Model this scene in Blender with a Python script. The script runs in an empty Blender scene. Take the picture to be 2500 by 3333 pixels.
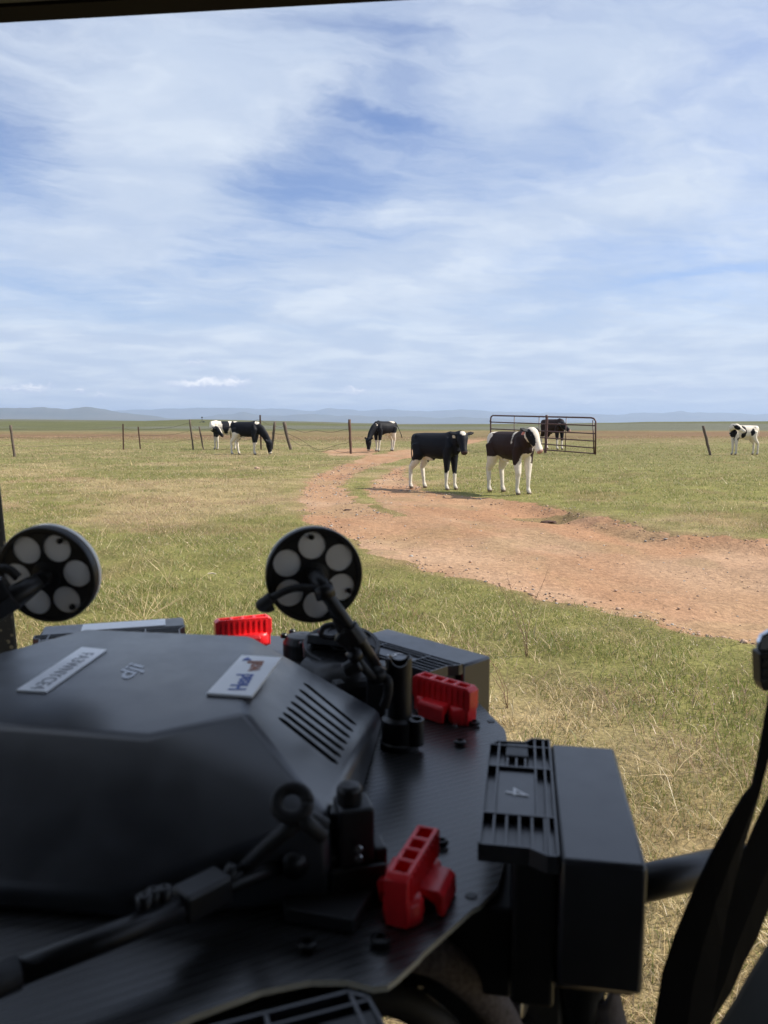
import bpy, bmesh, math, random
import numpy as np
from mathutils import Vector, Matrix, noise as mnoise
R = math.radians
random.seed(7); rng = np.random.default_rng(7)
C = bpy.context.scene
COL = C.collection

# ------------------------------------------------------------------ camera, sky, sun
F = 2560.0; EYE = 1.35; PITCH = R(6.52)
CP, SP = math.cos(PITCH), math.sin(PITCH)
cam = bpy.data.cameras.new('camera'); co = bpy.data.objects.new('camera', cam); COL.objects.link(co)
co.location = (0, 0, EYE); co.rotation_euler = (R(90) - PITCH, 0, 0)
cam.sensor_fit = 'VERTICAL'; cam.sensor_height = 36; cam.sensor_width = 27
cam.lens = 36 * F / 3333.0
cam.clip_start = 0.02; cam.clip_end = 200000
cam.dof.use_dof = True; cam.dof.focus_distance = 14.0; cam.dof.aperture_fstop = 15
C.camera = co
C.view_settings.view_transform = 'Standard'; C.view_settings.look = 'None'
C.view_settings.exposure = 0.55; C.view_settings.gamma = 1.0
C.render.engine = 'CYCLES'
C.cycles.use_denoising = True
C.cycles.max_bounces = 6; C.cycles.diffuse_bounces = 3; C.cycles.glossy_bounces = 3
C.cycles.transparent_max_bounces = 8; C.cycles.volume_bounces = 0
C.cycles.sample_clamp_indirect = 8

SUN_EL = R(42); SUN_DIR = Vector((1.0, 0.06, 0)).normalized() * math.cos(SUN_EL) + Vector((0, 0, math.sin(SUN_EL)))
sl = bpy.data.lights.new('sun', 'SUN'); so = bpy.data.objects.new('sun', sl); COL.objects.link(so)
sl.energy = 4.8; sl.angle = R(1.2); sl.color = (1.0, 0.93, 0.82)
so.rotation_euler = SUN_DIR.to_track_quat('Z', 'Y').to_euler(); so.location = (20, 5, 30)

def ray(u, v):
    a = (u - 1250) / F; b = (1666.5 - v) / F
    return Vector((a, CP + b * SP, -SP + b * CP))
def PZ(u, v, dz):                       # the point that is dz below the eye
    d = ray(u, v); t = -dz / d.z
    return Vector((d.x * t, d.y * t, EYE - dz))
def PY(u, v, y):                        # the point at distance y ahead
    d = ray(u, v); t = y / d.y
    return Vector((d.x * t, y, EYE + d.z * t))
def GR(u, v): return PZ(u, v, EYE)
S = 2500 / 1659.0
def GF(u, v): return GR(u * S, v * S)   # from the smaller view

world = bpy.data.worlds.new('World'); C.world = world; world.use_nodes = True
nt = world.node_tree; N = nt.nodes; L = nt.links; N.clear()
def nd(t, **kw):
    n = N.new(t)
    for k, v in kw.items(): setattr(n, k, v)
    return n
def mth(op, a, b=None, c=None, clamp=False):
    n = nd('ShaderNodeMath', operation=op, use_clamp=clamp)
    for i, x in enumerate((a, b, c)):
        if x is None: continue
        if isinstance(x, (int, float)): n.inputs[i].default_value = x
        else: L.new(x, n.inputs[i])
    return n.outputs[0]
def mrange(x, a, b, c=0.0, d=1.0, smooth=True):
    n = nd('ShaderNodeMapRange'); n.interpolation_type = 'SMOOTHSTEP' if smooth else 'LINEAR'
    L.new(x, n.inputs[0])
    for i, q in enumerate((a, b, c, d)): n.inputs[i + 1].default_value = q
    return n.outputs[0]
def mixc(f, a, b):
    n = nd('ShaderNodeMix', data_type='RGBA'); n.inputs[0].default_value = 0.5
    if isinstance(f, (int, float)): n.inputs[0].default_value = f
    else: L.new(f, n.inputs[0])
    for i, x in ((6, a), (7, b)):
        if isinstance(x, tuple): n.inputs[i].default_value = x + (1,)
        else: L.new(x, n.inputs[i])
    return n.outputs[2]
sky = nd('ShaderNodeTexSky', sky_type='NISHITA', sun_disc=False)
sky.sun_elevation = SUN_EL; sky.sun_rotation = math.atan2(SUN_DIR.x, SUN_DIR.y)
sky.air_density = 1.0; sky.dust_density = 0.6; sky.ozone_density = 4.0
tc = nd('ShaderNodeTexCoord'); sep = nd('ShaderNodeSeparateXYZ'); L.new(tc.outputs['Generated'], sep.inputs[0])
dx, dy, dz = sep.outputs
zz = mth('ADD', mth('MAXIMUM', dz, 0.0), 0.10)
px = mth('DIVIDE', dx, zz); py = mth('DIVIDE', dy, zz)
cmb = nd('ShaderNodeCombineXYZ'); L.new(px, cmb.inputs[0]); L.new(py, cmb.inputs[1])
def vnode(op, a, b):
    n = nd('ShaderNodeVectorMath', operation=op)
    for i, x in enumerate((a, b)):
        if isinstance(x, tuple): n.inputs[i].default_value = x
        elif x is not None: L.new(x, n.inputs[i])
    return n.outputs[0]
def noisen(vec, scale, detail=6, rough=.55, dist=0.0, color=False):
    n = nd('ShaderNodeTexNoise'); L.new(vec, n.inputs['Vector']); n.inputs['Scale'].default_value = scale
    n.inputs['Detail'].default_value = detail; n.inputs['Roughness'].default_value = rough; n.inputs['Distortion'].default_value = dist
    return n.outputs['Color' if color else 'Fac']
def mapn(vec, loc=(0, 0, 0), rot=0, sc=(1, 1, 1)):
    n = nd('ShaderNodeMapping'); n.vector_type = 'TEXTURE'
    L.new(vec, n.inputs[0]); n.inputs[1].default_value = loc; n.inputs[2].default_value = (0, 0, rot); n.inputs[3].default_value = sc
    return n.outputs[0]
warp = vnode('SUBTRACT', noisen(cmb.outputs[0], 1.6, 5, .6, 0, True), (0.5, 0.5, 0.5))
wl = vnode('MULTIPLY', warp, (.55, .55, 0)); P = vnode('ADD', cmb.outputs[0], wl)
def pl(u, v):
    d = ray(u, v).normalized(); z = max(d.z, 0) + .10
    return (d.x / z, d.y / z, 0)
# broad cirrus: two families of streaks and a soft veil
st1 = noisen(mapn(P, rot=R(62), sc=(2.6, .62, 1)), 1.1, 9, .62, .4)
st2 = noisen(mapn(P, (3, 5, 0), rot=R(4), sc=(2.8, .55, 1)), 1.0, 9, .62, .3)
veil = noisen(P, .55, 4, .5)
cov = mth('ADD', mth('MULTIPLY', st1, .55), mth('ADD', mth('MULTIPLY', st2, .42), mth('MULTIPLY', veil, .30)))
blobs = [((560, 420), (900, 60), .50, .27), ((400, 760), (830, 560), .42, .20), ((90, 500), (40, 250), .55, -.34), ((200, 950), (440, 1020), .5, -.26),
         ((950, 610), (700, 800), .34, -.32), ((1270, 755), (1520, 775), .30, -.22), ((880, 840), (600, 880), .30, -.20), ((1150, 110), (1480, 150), .32, -.20), ((1270, 385), (1480, 410), .25, -.16),
         ((2350, 890), (1950, 925), .14, -.24), ((2330, 280), (2080, 420), .4, -.12), ((1900, 700), (2400, 600), .42, .20), ((1100, 1000), (1700, 880), .25, .16), ((150, 1085), (420, 1110), .3, .14), ((700, 1055), (1000, 1085), .3, -.14),
         ((1750, 250), (2100, 80), .5, .14)]
for c_, t_, rt, amp in blobs:
    c0 = Vector(pl(*c_)); tv = Vector(pl(*t_)) - c0
    m = mapn(P, tuple(c0), math.atan2(tv.y, tv.x), (tv.length, tv.length * rt, 1))
    n = nd('ShaderNodeVectorMath', operation='LENGTH'); L.new(m, n.inputs[0])
    cov = mth('ADD', cov, mrange(n.outputs[1], 0.0, 1.7, amp * (.8 if amp < 0 else 1.0), 0.0))
fine = noisen(mapn(P, rot=R(15), sc=(1.6, .5, 1)), 6.0, 6, .6)
cov = mth('ADD', cov, mth('MULTIPLY', mth('SUBTRACT', fine, .5), .30))
low = mrange(dz, 0.0, .16, .42, 0.0)
cov = mth('ADD', cov, low)
mask = mth('MULTIPLY', mrange(cov, .24, .86), .96)
thick = mrange(noisen(P, 1.7, 5, .55), .35, .7)
cloud = mixc(thick, (4.9, 5.75, 7.2), (6.7, 7.35, 8.2))
skyb = vnode('MULTIPLY', sky.outputs[0], (1.18, 1.12, 1.26))
skyg = mixc(.0, sky.outputs[0], (1, 1, 1))
c1 = mixc(mask, skyb, cloud)
# low cumulus near the horizon
az = mth('ARCTAN2', dx, dy); el = mth('ARCSINE', dz)
cae = nd('ShaderNodeCombineXYZ'); L.new(az, cae.inputs[0]); L.new(el, cae.inputs[1])
puff = vnode('MULTIPLY', vnode('SUBTRACT', noisen(cae.outputs[0], 70, 6, .65, 0, True), (.5, .5, .5)), (.034, .024, 0))
PE = vnode('ADD', cae.outputs[0], puff)
cum = None; shade = None
def ae(u, v):
    d = ray(u, v).normalized(); return (math.atan2(d.x, d.y), math.asin(d.z), 0)
for u, v, wu, wv, amp in [(660, 1252, 150, 17, 1.), (760, 1246, 60, 15, 1.), (110, 1258, 60, 11, .95), (60, 1268, 110, 8, .7), (262, 1274, 26, 9, .95), (325, 1288, 30, 7, .7),
                     (1160, 1270, 55, 10, .8), (1120, 1277, 90, 5, .5), (640, 1180, 55, 8, .55), (430, 1262, 60, 8, .35), (1915, 1308, 26, 6, .8), (1870, 1307, 16, 5, .6),
                     (1450, 1316, 34, 4, .6), (2250, 1260, 260, 5, .35), (560, 1312, 70, 5, .45), (1300, 1290, 60, 4, .45), (900, 1270, 60, 4, .35), (2130, 1275, 40, 6, .5)]:
    c0 = ae(u, v); m = mapn(PE, c0, 0, (wu * .9 / F, wv * 1.25 / F, 1))
    n = nd('ShaderNodeVectorMath', operation='LENGTH'); L.new(m, n.inputs[0])
    k = mrange(n.outputs[1], .25, 1.35, amp, 0.0)
    sp_ = nd('ShaderNodeSeparateXYZ'); L.new(m, sp_.inputs[0])
    s_ = mth('MULTIPLY', mrange(sp_.outputs[1], -.5, .7), k)
    cum = k if cum is None else mth('MAXIMUM', cum, k)
    shade = s_ if shade is None else mth('MAXIMUM', shade, s_)
cumc = mixc(shade, (5.2, 5.8, 7.4), (12.0, 11.6, 11.2))
c2 = mixc(mth('MULTIPLY', cum, .95), c1, cumc)
bg = nd('ShaderNodeBackground'); L.new(c2, bg.inputs[0]); bg.inputs[1].default_value = 0.082
out = nd('ShaderNodeOutputWorld'); L.new(bg.outputs[0], out.inputs[0])

# ------------------------------------------------------------------ numpy noise and terrain
def _h(ix, iy, s):
    n = (ix.astype(np.int64) * 374761393 + iy.astype(np.int64) * 668265263 + s * 1442695041) & 0x7fffffff
    n = ((n ^ (n >> 13)) * 1274126177) & 0x7fffffff
    return ((n ^ (n >> 16)) & 0xffff) / 65535.0
def vn(x, y, s=0):
    x = np.asarray(x, float); y = np.asarray(y, float)
    ix = np.floor(x); iy = np.floor(y); fx = x - ix; fy = y - iy
    fx = fx * fx * (3 - 2 * fx); fy = fy * fy * (3 - 2 * fy)
    return (_h(ix, iy, s) * (1 - fx) + _h(ix + 1, iy, s) * fx) * (1 - fy) + (_h(ix, iy + 1, s) * (1 - fx) + _h(ix + 1, iy + 1, s) * fx) * fy
def fbm(x, y, s=0, o=4):
    t = 0; a = .5; n = 0
    for i in range(o):
        t = t + a * vn(x * 2 ** i, y * 2 ** i, s + i * 17); n += a; a *= .5
    return t / n
def sst(a, b, x):
    t = np.clip((x - a) / (b - a), 0, 1); return t * t * (3 - 2 * t)
road_out = [GF(*p) for p in [(885, 970), (800, 984), (740, 1004), (682, 1029), (652, 1054), (645, 1080), (660, 1111), (710, 1145), (790, 1180), (880, 1210), (1000, 1243), (1150, 1278), (1300, 1313), (1450, 1348), (1659, 1392), (2100, 1500),
                             (2300, 1180), (1900, 1172), (1659, 1164), (1480, 1148), (1290, 1114), (1160, 1087), (1060, 1076), (1000, 1070), (905, 1060), (892, 1040), (868, 1022), (880, 1005), (925, 988), (955, 970), (1030, 955), (1070, 947), (1040, 946), (985, 952), (935, 962)]]
road_hole = [GF(*p) for p in [(905, 984), (840, 999), (772, 1021), (741, 1048), (757, 1076), (800, 1102), (868, 1122), (880, 1116), (832, 1094), (800, 1070), (794, 1046), (830, 1022), (882, 1001), (925, 984)]]
patch = [GF(*p) for p in [(700, 972), (790, 967), (812, 975), (800, 983), (720, 985)]]
def sdf(x, y, poly):                     # positive inside
    d = np.full(x.shape, 1e9); ins = np.zeros(x.shape, bool); n = len(poly)
    for i in range(n):
        ax, ay = poly[i].x, poly[i].y; bx, by = poly[(i + 1) % n].x, poly[(i + 1) % n].y
        ex, ey = bx - ax, by - ay; t = np.clip(((x - ax) * ex + (y - ay) * ey) / (ex * ex + ey * ey), 0, 1)
        d = np.minimum(d, np.hypot(x - ax - t * ex, y - ay - t * ey))
        c = ((ay > y) != (by > y)) & (x < (bx - ax) * (y - ay) / (by - ay + 1e-12) + ax); ins ^= c
    return np.where(ins, d, -d)
def road_sd(x, y):
    a = sdf(x, y, road_out); h = sdf(x, y, road_hole); p = sdf(x, y, patch)
    jit = (fbm(x * 1.1, y * .9, 91, 4) - .5) * (.16 + .010 * y) + (vn(x * 6, y * 5, 5) - .5) * .16
    return np.maximum(np.minimum(a, -h - .05), p) + jit
us = [-900, 0, 200, 477, 640, 760, 900, 1050, 1160, 1300, 1590, 1800, 2000, 2100, 2500, 3600]
vs = [1368, 1365, 1366, 1370, 1365, 1367, 1370, 1373, 1377, 1380, 1380, 1378, 1376, 1373, 1371, 1369]
YC = 560.0
def gh(x, y, sd=None):
    x = np.asarray(x, float); y = np.asarray(y, float)
    if sd is None:
        sd = np.full(x.shape, -5.0); m = (np.abs(x) < 40) & (y > 1) & (y < 90)
        if m.any(): sd[m] = road_sd(x[m], y[m])
    r = np.hypot(x, y)
    z = (fbm(x * .35, y * .35, 3, 3) - .5) * .10 * sst(2, 6, r) + (fbm(x * 2.3, y * 2.3, 11, 3) - .5) * .05 * (1 - sst(40, 90, r))
    rut = sst(-.15, .45, sd)
    z = z - rut * (.05 + .10 * sst(1.0, 3.0, x) * (1 - sst(15, 19, y))) * (1 - sst(30, 60, r))
    z = z - rut * .03 * (fbm(x * .8, y * .8, 44, 3) - .3)
    yy = np.maximum(y, .4 * r); u = 1250 + F * np.clip(x / np.maximum(yy, 1), -1, 1)
    cz = EYE - (np.interp(u, us, vs) - 1374) / F * YC
    z = z + cz * sst(130, YC, yy)
    z = z + (fbm(x * .012, y * .012, 21, 3) - .5) * .5 * sst(150, 300, r) * (1 - sst(380, YC, yy))
    z = z - (cz + 32) * sst(YC, 2200, yy)
    z = z - (fbm(x * .0015, y * .0015, 31, 3)) * 25 * sst(2200, 5000, r)
    return z

# ------------------------------------------------------------------ materials
def mat(name, col, rough=.6, metal=0.0, spec=.5, vary=0.0, vs_=20.0, bump=0.0, bs=60.0, attr=None, col2=None, coat=0.0, aniso=None):
    m = bpy.data.materials.new(name); m.use_nodes = True; t = m.node_tree; b = t.nodes['Principled BSDF']
    b.inputs['Base Color'].default_value = tuple(col) + (1,); b.inputs['Roughness'].default_value = rough; b.inputs['Metallic'].default_value = metal
    b.inputs['Specular IOR Level'].default_value = spec; b.inputs['Coat Weight'].default_value = coat
    tcn = t.nodes.new('ShaderNodeTexCoord'); src = None
    if attr:
        a = t.nodes.new('ShaderNodeAttribute'); a.attribute_name = attr; src = a.outputs['Color']; t.links.new(src, b.inputs['Base Color'])
    if vary or col2:
        n = t.nodes.new('ShaderNodeTexNoise'); n.inputs['Scale'].default_value = vs_; n.inputs['Detail'].default_value = 6; n.inputs['Roughness'].default_value = .65
        t.links.new(tcn.outputs['Object'], n.inputs['Vector'])
        mr = t.nodes.new('ShaderNodeMapRange'); t.links.new(n.outputs['Fac'], mr.inputs[0])
        mr.inputs[1].default_value = .3; mr.inputs[2].default_value = .7
        if col2:
            mx = t.nodes.new('ShaderNodeMix'); mx.data_type = 'RGBA'; t.links.new(mr.outputs[0], mx.inputs[0])
            mx.inputs[6].default_value = tuple(col) + (1,); mx.inputs[7].default_value = tuple(col2) + (1,); t.links.new(mx.outputs[2], b.inputs['Base Color'])
        else:
            mr.inputs[3].default_value = 1 - vary; mr.inputs[4].default_value = 1 + vary
            mx = t.nodes.new('ShaderNodeMix'); mx.data_type = 'RGBA'; mx.blend_type = 'MULTIPLY'; mx.inputs[0].default_value = 1
            if src: t.links.new(src, mx.inputs[6])
            else: mx.inputs[6].default_value = tuple(col) + (1,)
            t.links.new(mr.outputs[0], mx.inputs[7]); t.links.new(mx.outputs[2], b.inputs['Base Color'])
        rr = t.nodes.new('ShaderNodeMapRange'); t.links.new(n.outputs['Fac'], rr.inputs[0]); rr.inputs[3].default_value = max(0, rough - .12); rr.inputs[4].default_value = min(1, rough + .12)
        t.links.new(rr.outputs[0], b.inputs['Roughness'])
    if bump:
        n = t.nodes.new('ShaderNodeTexNoise'); n.inputs['Scale'].default_value = bs; n.inputs['Detail'].default_value = 5
        t.links.new(tcn.outputs['Object'], n.inputs['Vector'])
        bp = t.nodes.new('ShaderNodeBump'); bp.inputs['Strength'].default_value = bump; bp.inputs['Distance'].default_value = .5 / bs
        t.links.new(n.outputs['Fac'], bp.inputs['Height']); t.links.new(bp.outputs[0], b.inputs['Normal'])
    return m
M = {}
M['shell'] = mat('drone_shell', (.024, .027, .034), .33, spec=1.0, vary=.16, vs_=35, bump=.06, bs=1800)
M['plastic'] = mat('black_plastic', (.010, .010, .011), .42, vary=.2, vs_=80)
M['batt'] = mat('battery_plastic', (.020, .021, .026), .34, spec=1.0, vary=.10, vs_=60, bump=.05, bs=2500)
M['rubber'] = mat('black_rubber', (.013, .013, .014), .6)
M['red'] = mat('red_nylon', (.88, .022, .030), .36, vary=.12, vs_=90, coat=.15)
M['white'] = mat('white_plastic', (.92, .92, .90), .45, vary=.03, vs_=40)
M['label'] = mat('label_white', (.90, .91, .92), .35)
M['ink'] = mat('grey_ink', (.28, .29, .32), .6)
M['blue'] = mat('blue_ink', (.10, .16, .48), .6)
M['brown'] = mat('rust_ink', (.42, .16, .09), .6)
M['silverink'] = mat('silver_ink', (.42, .44, .48), .35, metal=.3)
M['whiteink'] = mat('white_ink', (.9, .9, .9), .5)
M['edge'] = mat('plate_edge', (.55, .55, .47), .6, vary=.1, vs_=200)
M['steel'] = mat('screw_steel', (.5, .5, .5), .3, metal=.9)
M['dark'] = mat('screw_and_recess_black', (.01, .01, .01), .35, metal=.3)  # black screws; also the painted dark of slots and holes
M['strap'] = mat('strap_webbing', (.006, .006, .006), .95, bump=.2, bs=900, spec=.1)
M['frame'] = mat('black_paint', (.02, .022, .02), .55, vary=.3, vs_=30, bump=.1, bs=100)
M['roof'] = mat('roof_plastic', (.018, .022, .03), .6, vary=.1)
M['rooftrim'] = mat('roof_trim', (.010, .009, .010), .9, spec=.1)
M['seat'] = mat('grey_vinyl', (.045, .046, .042), .7, vary=.12, vs_=12, bump=.15, bs=300)
M['chrome'] = mat('chrome', (.75, .78, .84), .12, metal=1.0)
M['gatepaint'] = mat('maroon_gate_paint', (.07, .028, .028), .45, col2=(.10, .05, .042), vs_=9)
M['wood'] = mat('weathered_wood', (.06, .045, .035), .85, col2=(.16, .12, .09), vs_=25, bump=.5, bs=40)
M['rust'] = mat('rusty_steel', (.07, .035, .025), .75, col2=(.13, .07, .045), vs_=30)
M['wire'] = mat('rusty_wire', (.08, .05, .04), .7)
M['cow'] = mat('cow_hide', (1, 1, 1), .62, attr='Col', vary=.10, vs_=14, bump=.3, bs=40, spec=.15)
M['tagw'] = mat('tag_white', (.7, .72, .72), .5)
M['tagp'] = mat('tag_pink', (.66, .30, .42), .5)
M['eye'] = mat('cow_eye', (.004, .003, .003), .1)
M['hose'] = mat('braided_hose', (.05, .042, .042), .85, col2=(.20, .17, .17), vs_=400, bump=.6, bs=600)
M['fabric'] = mat('grey_fabric', (.16, .14, .14), .95, vary=.2, vs_=200, bump=.5, bs=500)
M['rock'] = mat('tan_rock', (.40, .27, .19), .85, vary=.3, vs_=30, bump=.6, bs=30)
M['dung'] = mat('dark_clods', (.07, .035, .025), .95, vary=.3, vs_=40, bump=.8, bs=40)
M['stick'] = mat('bleached_stick', (.55, .47, .33), .8, vary=.2)
M['weed'] = mat('dry_weed', (.17, .10, .06), .8, vary=.2)
M['straw'] = mat('straw', (.48, .37, .20), .8, vary=.2)
M['farmetal'] = mat('far_dark_metal', (.03, .035, .05), .6)

def carbon():
    m = bpy.data.materials.new('carbon_fibre_weave'); m.use_nodes = True; t = m.node_tree; b = t.nodes['Principled BSDF']
    tcn = t.nodes.new('ShaderNodeTexCoord'); mp = t.nodes.new('ShaderNodeMapping'); mp.inputs['Rotation'].default_value = (0, 0, R(62))
    t.links.new(tcn.outputs['Object'], mp.inputs[0])
    w = t.nodes.new('ShaderNodeTexWave'); w.wave_type = 'BANDS'; w.inputs['Scale'].default_value = 62; w.inputs['Distortion'].default_value = .6; w.inputs['Detail'].default_value = 2
    t.links.new(mp.outputs[0], w.inputs['Vector'])
    cr = t.nodes.new('ShaderNodeMapRange'); t.links.new(w.outputs['Fac'], cr.inputs[0]); cr.inputs[3].default_value = .018; cr.inputs[4].default_value = .026
    t.links.new(cr.outputs[0], b.inputs['Base Color'])
    rr = t.nodes.new('ShaderNodeMapRange'); t.links.new(w.outputs['Fac'], rr.inputs[0]); rr.inputs[3].default_value = .27; rr.inputs[4].default_value = .33; b.inputs['Specular IOR Level'].default_value = .9
    t.links.new(rr.outputs[0], b.inputs['Roughness'])
    bp = t.nodes.new('ShaderNodeBump'); bp.inputs['Strength'].default_value = .05; bp.inputs['Distance'].default_value = .0003
    t.links.new(w.outputs['Fac'], bp.inputs['Height']); t.links.new(bp.outputs[0], b.inputs['Normal'])
    return m
M['carbon'] = carbon()
def mud():
    m = mat('mud_spotted_paint', (.018, .02, .02), .5, vary=.25, vs_=30); t = m.node_tree; b = t.nodes['Principled BSDF']
    tcn = t.nodes.new('ShaderNodeTexCoord'); v = t.nodes.new('ShaderNodeTexVoronoi'); v.inputs['Scale'].default_value = 130; v.inputs['Randomness'].default_value = 1
    n = t.nodes.new('ShaderNodeTexNoise'); n.inputs['Scale'].default_value = 60; n.inputs['Detail'].default_value = 5
    t.links.new(tcn.outputs['Object'], v.inputs['Vector']); t.links.new(tcn.outputs['Object'], n.inputs['Vector'])
    sp = t.nodes.new('ShaderNodeSeparateXYZ'); t.links.new(tcn.outputs['Object'], sp.inputs[0])
    r1 = t.nodes.new('ShaderNodeMapRange'); t.links.new(v.outputs['Distance'], r1.inputs[0]); r1.inputs[1].default_value = .25; r1.inputs[2].default_value = .38; r1.inputs[3].default_value = 1; r1.inputs[4].default_value = 0
    r2 = t.nodes.new('ShaderNodeMapRange'); t.links.new(n.outputs['Fac'], r2.inputs[0]); r2.inputs[1].default_value = .50; r2.inputs[2].default_value = .58
    r3 = t.nodes.new('ShaderNodeMapRange'); t.links.new(sp.outputs[2], r3.inputs[0]); r3.inputs[1].default_value = 1.26; r3.inputs[2].default_value = 1.14; r3.inputs[3].default_value = 0; r3.inputs[4].default_value = 1
    a = t.nodes.new('ShaderNodeMath'); a.operation = 'MULTIPLY'; t.links.new(r1.outputs[0], a.inputs[0]); t.links.new(r2.outputs[0], a.inputs[1])
    c = t.nodes.new('ShaderNodeMath'); c.operation = 'MULTIPLY'; t.links.new(a.outputs[0], c.inputs[0]); t.links.new(r3.outputs[0], c.inputs[1])
    mx = t.nodes.new('ShaderNodeMix'); mx.data_type = 'RGBA'; t.links.new(c.outputs[0], mx.inputs[0]); mx.inputs[6].default_value = (.018, .02, .02, 1); mx.inputs[7].default_value = (.22, .20, .13, 1)
    t.links.new(mx.outputs[2], b.inputs['Base Color'])
    return m
M['mud'] = mud()

# ------------------------------------------------------------------ mesh helpers
WL = {}
def wloc(o): return WL.get(o.name, Vector((0, 0, 0)))
class MB:
    def __init__(s): s.v = []; s.f = []; s.mi = []; s.cur = 0
    def add(s, vs_, fs, T=None):
        o = len(s.v); s.v += [tuple((T @ Vector(p)) if T else p) for p in vs_]
        s.f += [tuple(i + o for i in f) for f in fs]; s.mi += [s.cur] * len(fs); return s
    def box(s, a, b, T=None):
        x0, y0, z0 = a; x1, y1, z1 = b
        return s.add([(x0, y0, z0), (x1, y0, z0), (x1, y1, z0), (x0, y1, z0), (x0, y0, z1), (x1, y0, z1), (x1, y1, z1), (x0, y1, z1)],
                     [(0, 3, 2, 1), (4, 5, 6, 7), (0, 1, 5, 4), (1, 2, 6, 5), (2, 3, 7, 6), (3, 0, 4, 7)], T)
    def loft(s, rings, T=None, caps=True):
        n = len(rings[0]); vs_ = [tuple(p) for r in rings for p in r]; fs = []
        for k in range(len(rings) - 1):
            for i in range(n):
                j = (i + 1) % n; fs.append((k * n + i, k * n + j, (k + 1) * n + j, (k + 1) * n + i))
        if caps: fs.append(tuple(range(n - 1, -1, -1))); fs.append(tuple(range((len(rings) - 1) * n, len(rings) * n)))
        return s.add(vs_, fs, T)
    def prism(s, poly, z0, z1, T=None): return s.loft([[(p[0], p[1], z0) for p in poly], [(p[0], p[1], z1) for p in poly]], T)
    def tube(s, pts, rad, seg=12, T=None, closed=False):
        pts = [Vector(p) for p in pts]; n = len(pts); rad = rad if isinstance(rad, (list, tuple)) else [rad] * n
        rings = []; up = None
        for i, p in enumerate(pts):
            d = (pts[min(i + 1, n - 1)] - pts[max(i - 1, 0)]).normalized()
            if up is None: up = Vector((0, 0, 1)) if abs(d.z) < .9 else Vector((1, 0, 0))
            a = d.cross(up).normalized(); b2 = a.cross(d).normalized(); up = b2
            rings.append([p + (a * math.cos(t) + b2 * math.sin(t)) * rad[i] for t in [2 * math.pi * k / seg for k in range(seg)]])
        return s.loft(rings, T)
    def lathe(s, prof, seg=32, T=None, caps=True):     # prof: (r, z)
        rings = [[(r * math.cos(2 * math.pi * k / seg), r * math.sin(2 * math.pi * k / seg), z) for k in range(seg)] for r, z in prof]
        return s.loft(rings, T, caps)
    def obj(s, name, m, parent=None, loc=None, rot=0.0, bevel=0.0, smooth=False, local=False, mats=None, fix=True):
        me = bpy.data.meshes.new(name)
        off = Vector((0, 0, 0)) if (local or parent is None and loc is None) else (wloc(parent) if parent else Vector(loc))
        me.from_pydata([tuple(Vector(p) - off) for p in s.v], [], s.f); me.update()
        for x in (mats or [m]): me.materials.append(x)
        me.polygons.foreach_set('material_index', s.mi)
        if fix:
            bm = bmesh.new(); bm.from_mesh(me); bmesh.ops.recalc_face_normals(bm, faces=bm.faces); bm.to_mesh(me); bm.free()
        o = bpy.data.objects.new(name, me); COL.objects.link(o)
        if smooth: me.polygons.foreach_set('use_smooth', [True] * len(me.polygons))
        if parent: o.parent = parent; WL[o.name] = wloc(parent).copy()
        if loc is not None: o.location = loc
        if rot: o.rotation_euler = (0, 0, rot)
        if loc is not None and not parent: WL[o.name] = Vector(loc)
        if bevel:
            bv = o.modifiers.new('bevel', 'BEVEL'); bv.width = bevel; bv.segments = 2; bv.limit_method = 'ANGLE'; bv.angle_limit = R(30)
        return o
def autosmooth(o, ang=35):
    me = o.data; me.polygons.foreach_set('use_smooth', [True] * len(me.polygons)); me.set_sharp_from_angle(angle=R(ang))
def bake(o):
    dg = bpy.context.evaluated_depsgraph_get(); me = bpy.data.meshes.new_from_object(o.evaluated_get(dg)); o.modifiers.clear(); old = o.data; o.data = me; return o
def cut(o, cutter):
    m = o.modifiers.new('b', 'BOOLEAN'); m.operation = 'DIFFERENCE'; m.object = cutter; m.solver = 'EXACT'; m.material_mode = 'TRANSFER'
    bake(o); bpy.data.objects.remove(cutter)
def empty(name, loc, label, cat, group=None, kind=None):
    o = bpy.data.objects.new(name, None); COL.objects.link(o); o.location = loc; o.empty_display_size = .1
    o['label'] = label; o['category'] = cat; WL[o.name] = Vector(loc)
    if group: o['group'] = group
    if kind: o['kind'] = kind
    return o
def tag(o, label=None, cat=None, group=None, kind=None):
    for k, v in (('label', label), ('category', cat), ('group', group), ('kind', kind)):
        if v: o[k] = v
    return o
def text(name, s, size, m, parent, loc, rotm, extrude=.0001, offset=0.0, shear=0.0, local=False, spacing=1.0):
    cu = bpy.data.curves.new(name, 'FONT'); cu.body = s; cu.size = size; cu.extrude = extrude; cu.offset = offset; cu.shear = shear
    cu.align_x = 'CENTER'; cu.align_y = 'CENTER'; cu.space_character = spacing; cu.resolution_u = 4
    t = bpy.data.objects.new(name, cu); COL.objects.link(t)
    dg = bpy.context.evaluated_depsgraph_get(); me = bpy.data.meshes.new_from_object(t.evaluated_get(dg)); bpy.data.objects.remove(t)
    me.materials.clear(); me.materials.append(m)
    o = bpy.data.objects.new(name, me); COL.objects.link(o); o.parent = parent
    o.location = Vector(loc) - (Vector((0, 0, 0)) if local else wloc(parent)); o.rotation_euler = rotm
    return o
def frame_z(origin, n, up=Vector((0, 0, 1))):          # matrix with local z along n
    n = Vector(n).normalized(); x = up.cross(n).normalized(); y = n.cross(x)
    m = Matrix((x, y, n)).transposed().to_4x4(); m.translation = Vector(origin); return m

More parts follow.
